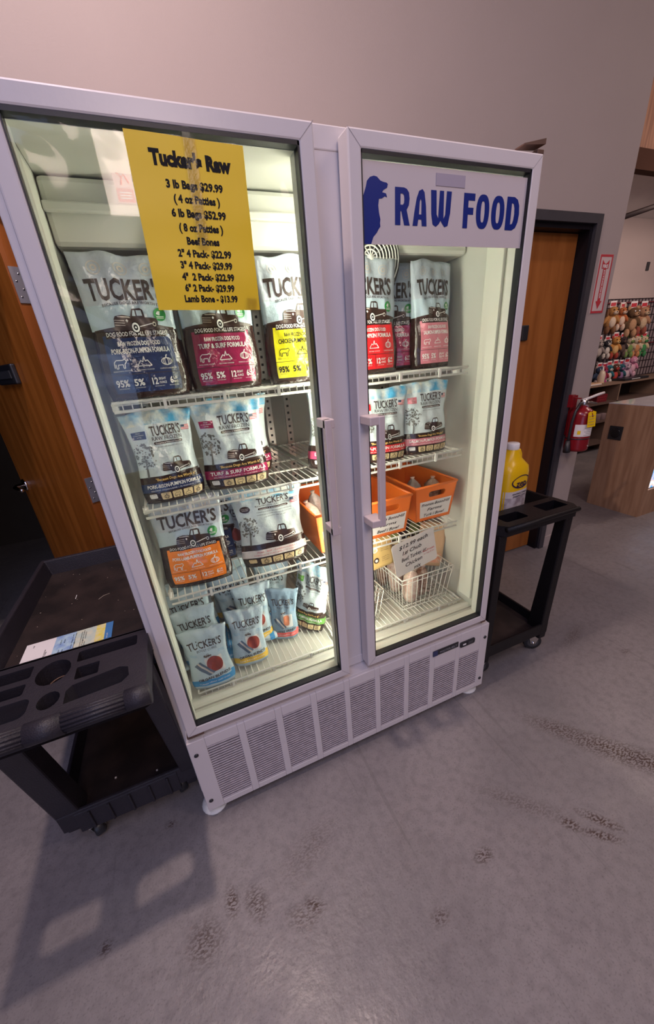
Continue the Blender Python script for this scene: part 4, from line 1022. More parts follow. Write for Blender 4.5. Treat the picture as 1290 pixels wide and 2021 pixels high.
def letter(ch, x0, x1, z0=1.802, z1=1.875):
    W3 = x1-x0; H3 = z1-z0; q = lambda x, z: (x0+x*W3, z0+z*H3)
    g = MB(); P = lambda pts: [q(*p) for p in pts]
    if ch == 'R':
        g.poly([P([(0, 0), (.36, 0), (.36, .38), (.42, .38), (.62, 0), (1, 0), (.78, .42), (.93, .55), (.97, .72), (.93, .88), (.78, .97), (.6, 1), (0, 1)]), P([(.36, .55), (.36, .84), (.52, .84), (.60, .79), (.62, .70), (.60, .60), (.52, .55)])], BLUEV, f)
    elif ch == 'A':
        g.poly([P([(0, 0), (.34, 0), (.40, .18), (.62, .18), (.66, 0), (1, 0), (.93, .55), (.80, .92), (.66, 1), (.42, .95), (.26, .75), (.12, .4)]), P([(.44, .32), (.61, .32), (.60, .68), (.54, .74), (.48, .66)])], BLUEV, f)
    elif ch == 'W':
        g.poly([P([(0, 1), (.26, 1), (.30, .35), (.38, .24), (.42, 1), (.62, 1), (.64, .24), (.72, .35), (.76, 1), (1, 1), (.96, .40), (.86, .04), (.70, 0), (.56, .12), (.50, .18), (.42, .08), (.28, 0), (.12, .06), (.04, .35)])], BLUEV, f)
    elif ch == 'F':
        g.poly([P([(0, 0), (.42, 0), (.42, .40), (.90, .40), (.90, .60), (.42, .60), (.42, .80), (1, .80), (1, 1), (0, 1)])], BLUEV, f)
    elif ch == 'O':
        o = [(.5+.5*math.copysign(abs(math.cos(a))**.75, math.cos(a)), .5+.5*math.copysign(abs(math.sin(a))**.9, math.sin(a))) for a in [2*math.pi*i/28 for i in range(28)]]
        i_ = [(.5+.15*math.copysign(abs(math.cos(a))**.6, math.cos(a)), .5+.31*math.sin(a)) for a in [2*math.pi*i/20 for i in range(20)]]
        g.poly([P(o), P(i_[::-1])], BLUEV, f)
    else:
        g.poly([P([(0, 0), (.55, 0), (.80, .08), (.95, .26), (1, .5), (.95, .76), (.80, .93), (.55, 1), (0, 1)]), P([(.38, .18), (.38, .82), (.52, .80), (.60, .68), (.63, .5), (.60, .32), (.52, .20)])], BLUEV, f)
    g.obj('letter', rs)
for a in (('R', .8064, .8490), ('A', .8575, .8995), ('W', .9105, .9740), ('F', 1.0135, 1.0500), ('O', 1.0560, 1.1000), ('O', 1.1080, 1.1530), ('D', 1.1600, 1.2070)): letter(*a)

# ================================================================= CARTS
def caster(par, x, y, r=.05, rz=0):
    c = MB()
    M = Matrix.Translation((x, y, r)) @ Matrix.Rotation(R(rz), 4, 'Z') @ Matrix.Rotation(R(90), 4, 'Y')
    c.lathe([(r*.3, -.016), (r*.9, -.016), (r, -.011), (r, .011), (r*.9, .016), (r*.3, .016)], BLACKP, 24, M)
    c.lathe([(r*.55, -.0165), (r*.62, -.017), (r*.62, .017), (r*.55, .0165)], mat('dark_grey_plastic', (.06, .06, .065), .3), 20, M)
    o = c.obj('caster_wheel', par)
    k = MB(); RZ = Matrix.Translation((x, y, 0)) @ Matrix.Rotation(R(rz), 4, 'Z')
    for s in (-1, 1):
        k.add([(s*.019, -.012, r-.006), (s*.019, .012, r-.006), (s*.022, .03, r*2+.012), (s*.022, -.03, r*2+.012), (s*.021, -.012, r-.006), (s*.021, .012, r-.006), (s*.024, .03, r*2+.012), (s*.024, -.03, r*2+.012)], [(0, 1, 2, 3), (7, 6, 5, 4), (0, 4, 5, 1), (1, 5, 6, 2), (2, 6, 7, 3), (3, 7, 4, 0)], METAL, M=RZ)
    k.bbox((-.026, -.034, r*2+.010), (.026, .034, r*2+.016), METAL, .002, M=RZ)
    k.lathe([(.008, -.026), (.008, .026)], METAL, 8, M)
    k.obj('caster_fork', o)
def tray_shell(mb, x0, x1, y0, y1, zt, zf, m, mf, t=.022):
    """open tray with sloping inside walls"""
    o = [(x0, y0), (x1, y0), (x1, y1), (x0, y1)]; i_ = [(x0+t, y0+t), (x1-t, y0+t), (x1-t, y1-t), (x0+t, y1-t)]; k = [(x0+t*1.8, y0+t*1.8), (x1-t*1.8, y0+t*1.8), (x1-t*1.8, y1-t*1.8), (x0+t*1.8, y1-t*1.8)]
    vs = [(*p, zf-.02) for p in o]+[(*p, zt) for p in o]+[(*p, zt) for p in i_]+[(*p, zf) for p in k]
    fs = []
    for a in range(4):
        b = (a+1) % 4; fs += [(a, b, 4+b, 4+a), (4+a, 4+b, 8+b, 8+a), (8+a, 8+b, 12+b, 12+a)]
    mb.add(vs, fs+[(3, 2, 1, 0)], m); mb.add([(*p, zf) for p in k], [(0, 1, 2, 3)], mf)
def leg(par, top, bot, m, nm='leg'):
    l = MB(); vs = [(*p,) for p in top]+[(*p,) for p in bot]
    l.add(vs, [(0, 3, 2, 1), (4, 5, 6, 7), (0, 1, 5, 4), (1, 2, 6, 5), (2, 3, 7, 6), (3, 0, 4, 7)], m)
    return bevel_obj(l.obj(nm, par), .006)
def quad(x0, x1, y0, y1, z): return [(x0, y0, z), (x1, y0, z), (x1, y1, z), (x0, y1, z)]
lc = thing('utility_cart', 'charcoal plastic utility cart with cup-holder handle tray, left of the freezer', 'cart', (-.225, .3, 0))
def left_cart():
    par = lc; inv = Vector((.225, -.3, 0))
    class Sh(MB):
        def obj(s, name, parent=None, **k):
            s.v = [tuple(Vector(p)+inv) for p in s.v]; return MB.obj(s, name, parent, **k)
    X0, X1 = -.445, -.008
    t = Sh(); tray_shell(t, X0, X1, .075, .805, .83, .768, CARTP, CARTD, .016)
    bevel_obj(t.obj('top_tray', par), .004)
    # handle tray : plate with pockets and through holes
    h = Sh(); out = rrect(X0, -.165, X1, .085, .02)
    cx = -.222
    pk = [rrect(-.185, .018, -.036, .062, .006), rrect(-.410, .012, -.290, .058, .006), rrect(-.180, -.052, -.126, -.006, .004), rrect(-.405, -.048, -.292, -.008, .006), circ(-.236, .006, .040, 20, .046), circ(-.226, -.098, .024, 16, .028)]
    th = [[(-.190, -.128), (-.066, -.118), (-.050, -.100), (-.054, -.066), (-.075, -.056), (-.180, -.070), (-.192, -.085)], rrect(-.400, -.128, -.268, -.066, .018)]
    loops = [out]+[p[::-1] for p in pk+th]
    h.poly(loops, CARTP, lambda x, y: (x, y, .83))
    def wallloop(p, z0, z1, m=CARTP, inward=True):
        n = len(p); vs = [(x, y, z1) for x, y in p]+[(x, y, z0) for x, y in p]
        h.add(vs, [((i+1) % n, i, n+i, n+(i+1) % n) if inward else (i, (i+1) % n, n+(i+1) % n, n+i) for i in range(n)], m)
    wallloop(out, .775, .83, inward=False)
    for i_, p in enumerate(pk):
        dp = .775 if i_ < 4 else .77
        wallloop(p, dp, .83); h.poly([p], CARTD, lambda x, y: (x, y, dp))
    for p in th: wallloop(p, .775, .83)
    h.poly([out]+[p[::-1] for p in th], CARTP, lambda x, y: (x, y, .768))
    ring = circ(-.236, .006, .030, 20, .036)
    h.tube([(x, y, .782) for x, y in ring], .0022, mat('brown_stained_plastic', (.11, .055, .03), .5), 5, True)
    h.tube([(x, y, .778) for x, y in circ(-.226, -.098, .017, 14)], .002, mat('brown_stained_plastic', (.11, .055, .03)), 5, True)
    h.obj('handle_tray', par)
    for a, b in ((X0+.01, -.262), (-.190, -.058)):
        g = Sh()
        N = 18; prof = []
        for k in range(N+1): prof.append(k)
        for k in range(9):
            an = R(-100+k*25)
            y = -.160-.020*math.cos(an); z = .808+.020*math.sin(an)
            g.tube([(a, y, z), (b, y, z)], .0042, CARTP, 6)
        g.tube([(a, -.160, .808), (b, -.160, .808)], .0215, CARTP, 16)
        g.obj('ribbed_grip', par)
    for a, b in ((-.058, X1+.004), (-.262, -.190), (X0-.004, X0+.012)):
        g = Sh(); g.tube([(a, -.160, .806), (b, -.160, .806)], .0265, CARTP, 16); g.obj('grip_boss', par)
    # corner legs
    leg(par, *[[tuple(Vector(p)+inv) for p in q] for q in (quad(-.430, -.365, -.055, .010, .785), quad(-.462, -.390, .120, .205, .07))], CARTP)
    leg(par, *[[tuple(Vector(p)+inv) for p in q] for q in (quad(-.070, -.012, -.052, .012, .785), quad(-.060, -.012, .110, .19, .07))], CARTP)
    leg(par, *[[tuple(Vector(p)+inv) for p in q] for q in (quad(-.44, -.385, .72, .795, .745), quad(-.44, -.385, .70, .785, .07))], CARTP)
    leg(par, *[[tuple(Vector(p)+inv) for p in q] for q in (quad(-.075, -.012, .72, .795, .745), quad(-.075, -.012, .70, .785, .07))], CARTP)
    s = Sh(); tray_shell(s, -.452, -.016, .085, .80, .205, .145, CARTP, CARTD, .012)
    s.box((-.405, .082, .100), (-.075, .10, .195), CARTP)
    for x in (-.36, -.30, -.235, -.17, -.11): s.box((x-.004, .074, .105), (x+.004, .084, .190), CARTP)
    bevel_obj(s.obj('bottom_shelf', par), .003)
    for x, y in ((-.38, .135), (-.09, .16), (-.40, .74), (-.07, .74)):
        caster(par, x+.225, y-.3, .034, 20)
    sp = Sh(); sp.box((-.285, .50, .7685), (-.283, .53, .7688), WHITEL)
    rnd = random.Random(5)
    for k in range(26):
        x = rnd.uniform(-.40, -.06); y = rnd.uniform(.2, .76); s_ = rnd.uniform(.0008, .0022)
        sp.box((x, y, .768), (x+s_*2, y+s_, .7686), mat('pale_dust', (.35, .28, .22), .8))
    sp.tube([(-.20, .45, .769), (-.185, .468, .7695), (-.165, .475, .769)], .0012, mat('pale_dust', (.35, .28, .22), .8), 4)
    for x, y in ((-.155, .16), (-.33, .13), (-.30, .2)): sp.box((x, y, .1455), (x+.006, y+.005, .149), WHITEP)
    o = sp.obj('crumbs', par); o['kind'] = 'stuff'
left_cart()
# leaflet on cart
lf = thing('leaflet', 'watercolour map leaflet with white panel lying in the left cart tray', 'leaflet', (-.255, .200, .7695), (0, 0, R(1)))
g = MB(); W4, H4 = .245, .135
def sheet(x0, x1, m, z=0): 
    g.box(((x0-.5)*W4, -H4/2, z), ((x1-.5)*W4, H4/2, z+.0012), m)
sheet(0, .33, WHITEP); sheet(.33, .56, mat('watercolour_blue', (.25, .38, .62), .5, 0, 0, 40, col2=(.45, .62, .70))); sheet(.56, .80, mat('watercolour_cream', (.66, .66, .50), .5, 0, 0, 40, col2=(.50, .60, .52)))
sheet(.80, .91, mat('watercolour_yellow', (.80, .66, .10), .5, 0, 0, 60, col2=(.75, .68, .35))); sheet(.91, 1, mat('leaflet_blue', (.06, .20, .45), .5)); g.obj('paper', lf)
g = MB(); f = lambda x, y: (x, y, .0016)
for i, (x, w_, l_) in enumerate(((-.41, .02, .12), (-.26, .05, .45), (-.245, .03, .2), (-.10, .035, .28), (-.06, .03, .2), (.03, .03, .5), (.06, .02, .6), (.13, .02, .5), (.155, .02, .6), (.18, .02, .4), (.44, .02, .3))):
    for j in range(2 if 2 < i < 10 else 1):
        put_text(g, ('trail', 'Please recycle this', 'map', 'harbor', 'old town', 'things to see', 'places to stay', 'restaurants', 'gardens & parks', 'museum', 'visitor guide')[i], x*W4, (-.15+.38*j)*H4 if 2 < i < 10 else (.35 if i == 0 else -.05)*H4, l_*.7*H4, .0045, WHITEL if i == 10 else BLACKI, f, 0, 0, rot=R(90))
g.obj('lettering', lf)

rc = thing('utility_cart', 'black plastic utility cart behind the right side of the freezer', 'cart', (1.535, .3, 0))
def right_cart():
    inv = Vector((-1.535, -.3, 0))
    class Sh(MB):
        def obj(s, name, parent=None, **k):
            s.v = [tuple(Vector(p)+inv) for p in s.v]; return MB.obj(s, name, parent, **k)
    X0, X1 = 1.318, 1.765; P_ = BLACKCART
    t = Sh(); tray_shell(t, X0, X1, .145, .80, .845, .790, P_, P_, .016); bevel_obj(t.obj('top_tray', rc), .004)
    h = Sh(); out = [(X0, .06), (X0+.03, .02), (X1-.02, .02), (X1, .05), (X1, .16), (X0, .16)]
    pk = [rrect(1.60, .055, 1.735, .125, .005), rrect(1.375, .055, 1.50, .120, .012)]
    h.poly([out]+[p[::-1] for p in pk], P_, lambda x, y: (x, y, .846))
    for p in [out]:
        n = len(p); h.add([(x, y, .846) for x, y in p]+[(x, y, .80) for x, y in p], [(i, (i+1) % n, n+(i+1) % n, n+i) for i in range(n)], P_); h.poly([p[::-1]], P_, lambda x, y: (x, y, .80))
    for p in pk:
        n = len(p); h.add([(x, y, .846) for x, y in p]+[(x, y, .803) for x, y in p], [((i+1) % n, i, n+i, n+(i+1) % n) for i in range(n)], BLACKFR); h.poly([p], BLACKFR, lambda x, y: (x, y, .803))
    h.tube([(X0+.02, .018, .835), (X1-.01, .018, .835)], .011, P_, 8)
    h.obj('handle_tray', rc)
    for q in ((quad(1.712, 1.760, .035, .085, .80), quad(1.705, 1.752, .045, .13, .10)), (quad(X0+.005, X0+.05, .035, .085, .80), quad(X0+.005, X0+.05, .045, .13, .10)), (quad(1.72, 1.76, .74, .795, .768), quad(1.71, 1.75, .72, .79, .10)), (quad(X0+.005, X0+.045, .74, .795, .768), quad(X0+.005, X0+.045, .72, .79, .10))):
        leg(rc, *[[tuple(Vector(p)+inv) for p in k] for k in q], P_)
    s = Sh(); tray_shell(s, X0, 1.755, .045, .79, .195, .150, P_, CARTD, .012); bevel_obj(s.obj('bottom_shelf', rc), .003)
    for x, y in ((1.725, .095), (1.36, .095), (1.72, .74), (1.36, .74)): caster(rc, x-1.535, y-.3, .046, 62)
BLACKCART = mat('black_cart_plastic', (.009, .0075, .0085), .45, 0, .25, 14, .18, 240, .3)
right_cart()
# disinfectant jug
jg = thing('cleaner_jug', 'yellow cleaner jug with white cap standing on the right-hand cart', 'jug', (1.560, .235, .7905), (0, 0, R(8)))
YJ = mat('yellow_jug_plastic', (.86, .52, .005), .3, 0, .05, 10)
b = MB()
n = 28; secs = [(0, .066, .050), (.006, .078, .060), (.02, .081, .062), (.20, .081, .062), (.225, .077, .058), (.245, .063, .048), (.262, .045, .036), (.285, .034, .03), (.298, .026, .026), (.304, .0245, .0245)]
vs = []; fs = []
for z, rx, ry in secs:
    for k in range(n):
        a = 2*math.pi*k/n; ca, sa = math.cos(a), math.sin(a); e = .62 if z < .24 else .9
        vs.append((rx*math.copysign(abs(ca)**e, ca), ry*math.copysign(abs(sa)**e, sa), z))
for i in range(len(secs)-1):
    for k in range(n): fs.append((i*n+k, i*n+(k+1) % n, (i+1)*n+(k+1) % n, (i+1)*n+k))
b.add(vs, fs+[tuple(range(n))[::-1], tuple((len(secs)-1)*n+k for k in range(n))], YJ, True); b.obj('jug_body', jg)
MB().tube([(.030, 0, .283), (.046, 0, .285), (.056, 0, .268), (.062, 0, .235), (.074, 0, .212)], [.010, .011, .011, .011, .012], YJ, 10).obj('jug_grip', jg)
MB().lathe([(.026, .300), (.027, .302), (.027, .324), (.024, .328)], WHITEL, 20).obj('cap', jg)
L = MB()
def jf(x, z):
    a = max(-.98, min(.98, x/.081)); y = -.062*(1-abs(a)**3.2)**(.31)-.0012
    return (x, y, z)
xs = [-.078+.156*i/18 for i in range(19)]
for z0_, z1_, m in ((.022, .095, mat('lilac_label_print', (.55, .50, .52), .4, 0, 0, 30, col2=(.30, .24, .26))), (.095, .125, mat('pale_label', (.66, .60, .58), .4))):
    L.add([jf(x, z0_) for x in xs]+[jf(x, z1_) for x in xs], [(i, i+1, 19+i+1, 19+i) for i in range(18)], m, True)
jf2 = lambda x, z: (lambda p: (p[0], p[1]-.0008, p[2]))(jf(x, z))
PUR = mat('dark_purple_print', (.035, .012, .05), .4)
o = [(.058*math.cos(a)+.0, .165+.030*math.sin(a)) for a in [2*math.pi*i/30 for i in range(30)]]; i_ = [(.053*math.cos(a), .166+.0245*math.sin(a)) for a in [2*math.pi*i/30 for i in range(30)]]
L.poly([o, i_[::-1]], PUR, jf2)
put_text(L, 'zep', .0, .160, .070, .030, PUR, jf2, .022, .1)
put_text(L, 'ANTIBACTERIAL', .0, .112, .10, .008, PUR, jf2, .02); put_text(L, 'DISINFECTANT', .0, .100, .088, .008, PUR, jf2, .02)
L.obj('jug_label', jg)

# ================================================================= WALL ITEMS
sg = thing('extinguisher_sign', 'white sign with red border and downward arrow on wall above the fire extinguisher', 'sign', (2.8395, Y0-.003, 1.803))
g = MB(); f = lambda x, z: (x, 0, z)
g.poly([[(-.058, -.155), (.058, -.155), (.058, .155), (-.058, .155)]], mat('pinkish_sign_white', (.62, .50, .48), .4), f, fn2=lambda x, z: (x, .003, z)); g.obj('sign_plate', sg)
g = MB(); f = lambda x, z: (x, -.0008, z)
g.poly([[(-.057, -.154), (.057, -.154), (.057, .154), (-.057, .154)], [(-.047, -.142), (-.047, .142), (.047, .142), (.047, -.142)]], REDPRINT, f)
g.poly([[(-.030, .082), (.030, .082), (.030, .128), (.012, .112), (0, .106), (-.012, .112), (-.030, .128)]], REDPRINT, f)
g.poly([[(-.013, -.088), (.013, -.088), (.013, .082), (-.013, .082)]], REDPRINT, f); g.poly([[(0, -.132), (.028, -.088), (-.028, -.088)]], REDPRINT, f)
f = lambda x, z: (x, -.0016, z)
put_text(g, 'FIRE', 0, .095, .046, .018, WHITEL, f, .03)
put_text(g, 'EXTINGUISHER', 0, .0, .15, .012, WHITEL, f, .02, rot=R(-90))
g.obj('printing', sg)
fe = thing('fire_extinguisher', 'red wall-hung fire extinguisher with yellow inspection tag beside door frame', 'extinguisher', (2.775, .77, .800))
b = MB(); b.lathe([(.062, 0), (.072, .008), (.073, .02), (.073, .235), (.066, .262), (.045, .282), (.024, .290), (.022, .30)], REDP, 26); b.obj('cylinder', fe)
MB().lathe([(.0738, .085), (.0738, .092)], BLACKP, 26).obj('bracket_strap', fe)
b = MB(); N = 26
def arc(z0_, z1_, a0, a1, m, r=.0736, off=0):
    A = [R(a0+(a1-a0)*i/N) for i in range(N+1)]
    b.add([((r+off)*math.cos(a), (r+off)*math.sin(a), z0_) for a in A]+[((r+off)*math.cos(a), (r+off)*math.sin(a), z1_) for a in A], [(i, i+1, N+2+i, N+1+i) for i in range(N)], m, True)
arc(.105, .185, -165, -20, WHITEP)
for k in range(5): arc(.112+.012*k, .1145+.012*k, -120+10*(k % 2), -70+8*k, mat('grey_print', (.25, .25, .27), .5), off=.0006)
for k in range(3): arc(.112, .13, -60+14*k, -52+14*k, BLACKI, off=.0007)
arc(.12, .145, -150, -135, YELLOWP, off=.0007)
f = lambda x, z: (x, -math.sqrt(max(0, .0738**2-x*x))-.0008, z)
b.poly([[(.030, .055), (.052, .042), (.030, .030), (.006, .040)]], WHITEL, f)
b.obj('cylinder_label', fe)
b = MB(); b.lathe([(.020, .295), (.022, .31), (.022, .335), (.016, .34)], METAL, 14); b.tube([(-.02, 0, .335), (.03, -.01, .345), (.075, -.03, .362), (.115, -.045, .372)], [.008, .009, .009, .008], mat('pale_grey_lever', (.70, .66, .63), .35), 8)
b.tube([(-.01, 0, .318), (.04, -.015, .318), (.085, -.03, .306)], [.007, .007, .006], METAL, 8)
for k in range(7): b.tube([(.004+.004*math.cos(k*.9+a)*3, -.02+.004*math.sin(a), .30-.004*k+.003*math.sin(2*a)) for a in [j*.8 for j in range(8)]], .0022, mat('mauve_seal_plastic', (.35, .22, .28), .4), 5)
b.obj('valve_head', fe)
b = MB(); pts = [(-.015, 0, .322), (-.05, -.01, .318), (-.085, -.012, .27), (-.098, -.01, .20), (-.098, -.008, .12), (-.095, -.006, .06)]
b.tube(pts, [.008, .009, .009, .009, .009, .010], BLACKP, 8); b.tube([(-.095, -.006, .08), (-.093, -.006, .02), (-.090, -.006, .0)], [.014, .022, .024], BLACKP, 10); b.obj('hose', fe)
b = MB(); b.add([(-.044, -.082, .168), (.036, -.082, .168), (.036, -.070, .262), (.008, -.066, .270), (.004, -.066, .262), (-.006, -.066, .262), (-.010, -.066, .270), (-.044, -.072, .262)], [(0, 1, 2, 3, 4, 5, 6, 7)], YELLOWP)
for k in range(4): b.box((-.034, -.0835+.0022*k, .185+.018*k), (.022, -.0825+.0022*k, .187+.018*k), mat('grey_print', (.25, .25, .27), .5))
b.obj('inspection_tag', fe)
b = MB(); b.box((-.06, .045, .29), (-.03, .083, .37), REDP); b.box((-.03, .07, .10), (.03, .083, .36), REDP); b.box((-.045, .0, .345), (-.03, .05, .352), REDP); b.obj('wall_hook', fe)

# ================================================================= STORE AREA BEYOND
ct = thing('display_counter', 'wood laminate counter with lit display window and glass top at right edge', 'counter', (3.88, .825, 0))
def counter():
    p = ct; Lx = 1.6; Dp = .455; H = .955
    b = MB(); b.box((0, 0, .0), (.03, Dp, H), COUNTER_WOOD); b.obj('side_panel', p)
    b = MB(); b.box((.03, 0, 0), (Lx, .02, .245), COUNTER_WOOD); b.box((.03, 0, .60), (Lx, .02, H), COUNTER_WOOD); b.box((.03, 0, .245), (.055, .02, .60), COUNTER_WOOD); b.box((.03, Dp-.02, 0), (Lx, Dp, H), COUNTER_WOOD); b.obj('front_panel', p)
    b = MB(); m, nt, bs = new_mat('lit_fish_tank_screen')
    tc = nt.nodes.new('ShaderNodeTexCoord'); n = nt.nodes.new('ShaderNodeTexNoise'); n.inputs['Scale'].default_value = 9; n.inputs['Detail'].default_value = 3
    cr = nt.nodes.new('ShaderNodeValToRGB'); e = cr.color_ramp.elements
    e[0].position = .36; e[0].color = (.10, .10, .45, 1); e[1].position = .62; e[1].color = (.85, .92, 1, 1)
    for q_, c_ in ((.44, (.08, .50, .85, 1)), (.50, (.55, .60, .95, 1)), (.56, (.95, .70, .45, 1))):
        x = e.new(q_); x.color = c_
    nt.links.new(tc.outputs['Object'], n.inputs[0]); nt.links.new(n.outputs[0], cr.inputs[0]); nt.links.new(cr.outputs[0], bs.inputs['Base Color']); nt.links.new(cr.outputs[0], bs.inputs['Emission Color']); bs.inputs['Emission Strength'].default_value = 1.6
    b.box((.055, .03, .245), (Lx, .034, .60), m); b.obj('lit_display', p)
    b = MB(); b.box((.0, .0, H), (Lx, Dp, H+.006), mat('counter_glass_top', (.60, .58, .60), .06, 0, .2, 6)); b.obj('glass_top', p)
    b = MB(); b.bbox((-.006, Dp-.175+.005, .648), (0, Dp-.057, .768), BLACKP, .002); b.lathe([(.040, 0), (.042, .003), (.036, .006), (.02, .0065)], mat('black_gloss', (.01, .01, .012), .08), 20, Matrix.Translation((-.006, Dp-.115, .708)) @ Matrix.Rotation(R(-90), 4, 'Y'))
    b.obj('round_lock_plate', p)
counter()
UW = 3.3
un = thing('shelving_unit', 'low open wooden shelving unit along the far wall', 'shelving', (5.1, 2.45, 0))
def unit():
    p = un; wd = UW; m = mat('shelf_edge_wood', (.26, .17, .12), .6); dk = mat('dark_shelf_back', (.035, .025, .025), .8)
    MB().box((0, .36, 0), (wd, .38, .93), dk).obj('back_panel', p)
    for z in (.12, .43, .675, .915):
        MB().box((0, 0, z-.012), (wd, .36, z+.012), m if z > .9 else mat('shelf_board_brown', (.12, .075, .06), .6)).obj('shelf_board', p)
    for x in (0, .86, 1.72, 2.5, wd-.02): MB().box((x, 0, 0), (x+.02, .36, .903), m).obj('upright', p)
unit()
rnd = random.Random(8)
for k, (x, z, w_, h_, nm) in enumerate(((5.72, .687, .21, .10, 'dark red flat box on the upper shelf of the far unit'),)):
    t = thing('flat_box', nm, 'box', (x, 2.50, z)); MB().bbox((-w_/2, 0, 0), (w_/2, .2, h_), mat('dark_red_box', (.16, .012, .02), .5), .003).obj('carton', t)
    L = MB()
    for j in range(2):
        for q in range(5): L.box((-.08+.035*q, -.002, .03+.03*j), (-.06+.035*q, 0, .036+.03*j), REDPRINT)
    L.obj('printed_marks', t)
for k in range(2):
    t = thing('small_tin', ('pale small tin on the middle shelf of the far unit, left one', 'pale small tin on the middle shelf of the far unit, right one')[k], 'tin', (5.72+.11*k, 2.52, .442), group='small tins on far shelves')
    MB().lathe([(.045, 0), (.047, .003), (.047, .08), (.045, .085)], mat('pinkish_tin', (.22, .15, .15), .5), 16).obj('tin_body', t)
t = thing('magazine_stack', 'flat pale papers lying on top of the far shelving unit', 'papers', (5.45, 2.55, .928)); MB().box((-.2, -.08, 0), (.15, .1, .012), WHITEP).box((-.16, -.07, .012), (.2, .11, .02), mat('tan_packet_paper', (.6, .4, .24))).obj('papers', t)
t = thing('dark_tray', 'dark glossy tray on top of the far shelving unit', 'tray', (6.30, 2.55, .928)); MB().bbox((-.26, -.1, 0), (.26, .1, .03), BLACKP, .008).obj('tray_body', t); MB().box((-.12, -.102, .012), (.06, -.1, .02), WHITEL).obj('painted_glint', t)  # white strip stands for a glint on the tray front
t = thing('squeeze_bottle', 'cream squeeze bottle at the left end of the far shelving unit', 'bottle', (5.66, 2.53, .928)); MB().lathe([(.035, 0), (.04, .01), (.04, .12), (.030, .15), (.012, .165)], mat('cream_plastic', (.66, .55, .42), .4), 16).obj('bottle_body', t); MB().lathe([(.012, .165), (.013, .17), (.006, .205), (.002, .215)], WHITEL, 12).obj('nozzle', t)
# grid wall panel
gw = thing('gridwall_panel', 'black wire gridwall panel with hooks on far wall', 'wall grid', (5.1, 2.78, .94))
g = MB(); m = mat('dark_purple_wire', (.03, .022, .028), .4)
for i in range(48): g.box((i*.07-.003, -.003, 0), (i*.07+.003, .003, 1.0), m)
for j in range(11): g.box((0, -.006, j*.1-.003), (3.3, 0, j*.1+.003), m)
g.obj('wire_grid', gw)
g = MB()
for z in (.44, .96): g.box((0, -.02, z-.012), (3.3, -.008, z+.0), mat('dark_red_rail', (.16, .02, .03), .5))
g.obj('label_rail', gw)
g = MB().box((0, .008, -.02), (3.3, .012, 1.0), mat('mauve_backing', (.28, .22, .23), .8)); g.obj('backing_board', gw)
def plush(label, x, z, s, c1, c2, c3=None, ears='round', seed=1, card=True, y=2.66):
    s *= .86; z -= .03
    t = thing('plush_toy', label, 'toy', (x, y, z), (0, 0, R(-18)), 'plush dog toys on the gridwall')
    rnd = random.Random(seed)
    fur = lambda c: mat('plush_%02d%02d%02d' % tuple(int(v*99) for v in c), c, .9, 0, .3, 60, .6, 120)
    a, b_ = fur(c1), fur(c2); c_ = fur(c3 or c2)
    b = MB()
    ellip(b, (0, 0, -.16*s), (.30*s, .2*s, .36*s), a, 12); ellip(b, (0, -.12*s, -.18*s), (.19*s, .12*s, .25*s), b_, 10)
    for sx in (-1, 1):
        ellip(b, (sx*.30*s, -.05*s, -.05*s), (.10*s, .10*s, .24*s), a, 8, rot=Matrix.Rotation(R(sx*-35), 4, 'Y'))
        ellip(b, (sx*.17*s, -.08*s, -.52*s), (.12*s, .14*s, .20*s), c_, 8)
    b.obj('plush_body', t)
    h = MB(); ellip(h, (0, -.05*s, .30*s), (.25*s, .22*s, .23*s), a, 12); ellip(h, (0, -.24*s, .24*s), (.12*s, .10*s, .09*s), b_, 10); ellip(h, (0, -.335*s, .265*s), (.035*s, .02*s, .025*s), BLACKI, 6)
    for sx in (-1, 1):
        ellip(h, (sx*.10*s, -.245*s, .37*s), (.035*s, .02*s, .035*s), BLACKI if seed % 3 else WHITEL, 6)
        if ears == 'round': ellip(h, (sx*.20*s, 0, .50*s), (.09*s, .05*s, .10*s), c_, 8)
        elif ears == 'long': ellip(h, (sx*.26*s, -.02*s, .22*s), (.06*s, .09*s, .22*s), c_, 8)
        else: ellip(h, (sx*.14*s, 0, .58*s), (.06*s, .04*s, .18*s), c_, 8)
    h.obj('plush_head', t)
    if card:
        k = MB(); k.box((-.16*s, .02*s, .50*s), (.16*s, .03*s, .78*s), WHITEP); k.box((-.13*s, .01*s, .55*s), (.13*s, .02*s, .70*s), REDPRINT); k.obj('header_card', t)
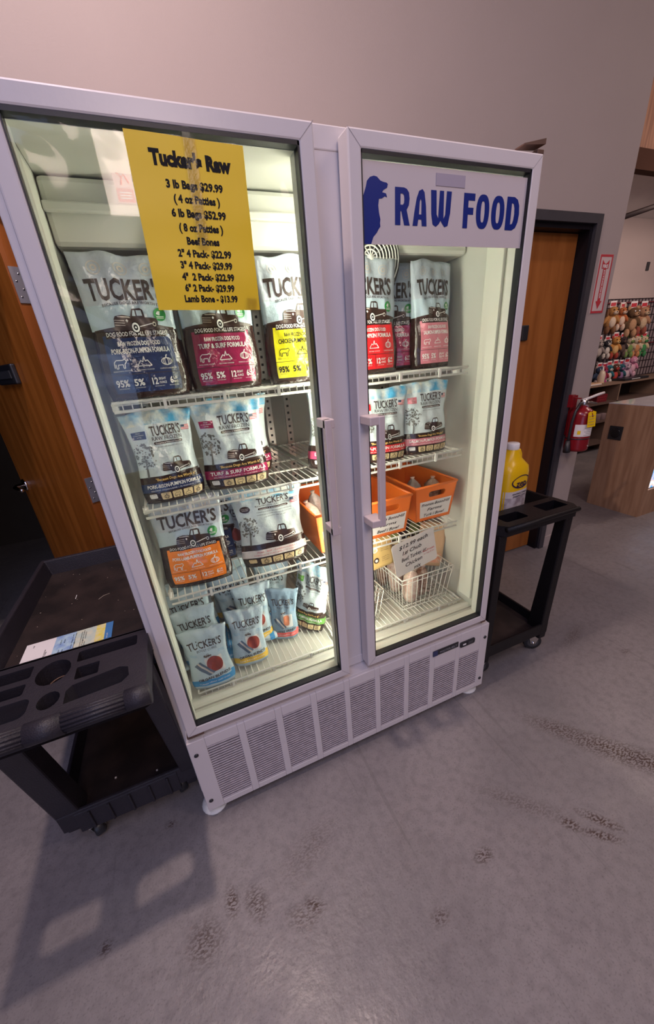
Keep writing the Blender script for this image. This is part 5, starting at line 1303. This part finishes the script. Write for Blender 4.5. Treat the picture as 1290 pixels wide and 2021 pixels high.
T1 = [('tan and cream plush dog with white eyes, left end of the top row', 5.80, 1.74, .30, (.42, .20, .06), (.62, .50, .38), (.20, .09, .04), 'long'),
      ('rust orange plush squirrel beside the tan dog in the top row', 5.99, 1.745, .26, (.45, .13, .04), (.66, .50, .38), None, 'up'),
      ('large dark brown plush bear in the top row', 6.22, 1.70, .34, (.13, .07, .03), (.45, .26, .14), None, 'round'),
      ('tan and rust plush toy at the right end of the top row', 6.44, 1.71, .32, (.42, .22, .12), (.55, .40, .25), (.3, .08, .05), 'round'),
      ('grey plush toy with black ears, left end of the middle row', 5.66, 1.385, .25, (.26, .22, .20), (.40, .35, .32), (.02, .02, .02), 'long'),
      ('black and white plush toy second in the middle row', 5.83, 1.39, .22, (.03, .03, .035), (.60, .55, .48), None, 'round'),
      ('golden orange plush toy with red trim in the middle row', 5.99, 1.40, .26, (.50, .22, .05), (.65, .40, .15), (.35, .05, .03), 'round'),
      ('near-black plush toy in the middle row', 6.14, 1.40, .24, (.035, .02, .02), (.10, .06, .05), None, 'round'),
      ('cream and green plush frog in the middle row', 6.30, 1.39, .25, (.52, .42, .28), (.18, .28, .08), None, 'up'),
      ('cream plush rabbit with orange patches in the middle row', 6.45, 1.385, .25, (.60, .50, .36), (.55, .25, .10), None, 'up'),
      ('cream plush toy with green belly at the right end of the middle row', 6.60, 1.38, .25, (.60, .48, .30), (.05, .25, .08), None, 'round'),
      ('navy plush toy by the cream squeeze bottle', 5.78, 1.06, .23, (.03, .05, .10), (.40, .30, .28), None, 'round'),
      ('maroon and magenta plush toy in the bottom row', 5.88, 1.05, .23, (.28, .02, .04), (.35, .05, .18), None, 'up'),
      ('teal plush toy left of the brown bear in the bottom row', 5.98, 1.06, .24, (.02, .14, .18), (.60, .55, .50), None, 'round'),
      ('brown plush bear with red hat in the bottom row', 6.11, 1.06, .25, (.09, .035, .02), (.50, .05, .04), (.5, .4, .35), 'round'),
      ('dark teal plush toy right of the bear with red hat', 6.23, 1.05, .25, (.02, .10, .13), (.28, .15, .30), None, 'up'),
      ('pale mauve plush toy with hanging legs in the bottom row', 6.35, 1.06, .26, (.50, .32, .42), (.60, .45, .50), None, 'long'),
      ('bright pink plush toy at the right of the bottom row', 6.46, 1.13, .26, (.62, .24, .36), (.68, .40, .48), None, 'round')]
for k, (lb, x, z, s, c1, c2, c3, e) in enumerate(T1): plush(lb, x, z, s, c1, c2, c3, e, k+1)
# far plain poster edge on the wall
t = thing('light_switch', 'small dark switch plate on the far pale wall', 'switch', (6.62, 2.846, 2.32)); MB().bbox((-.03, -.008, -.05), (.03, 0, .05), mat('dark_grey_plastic', (.06, .06, .065)), .003).obj('switch_plate', t)
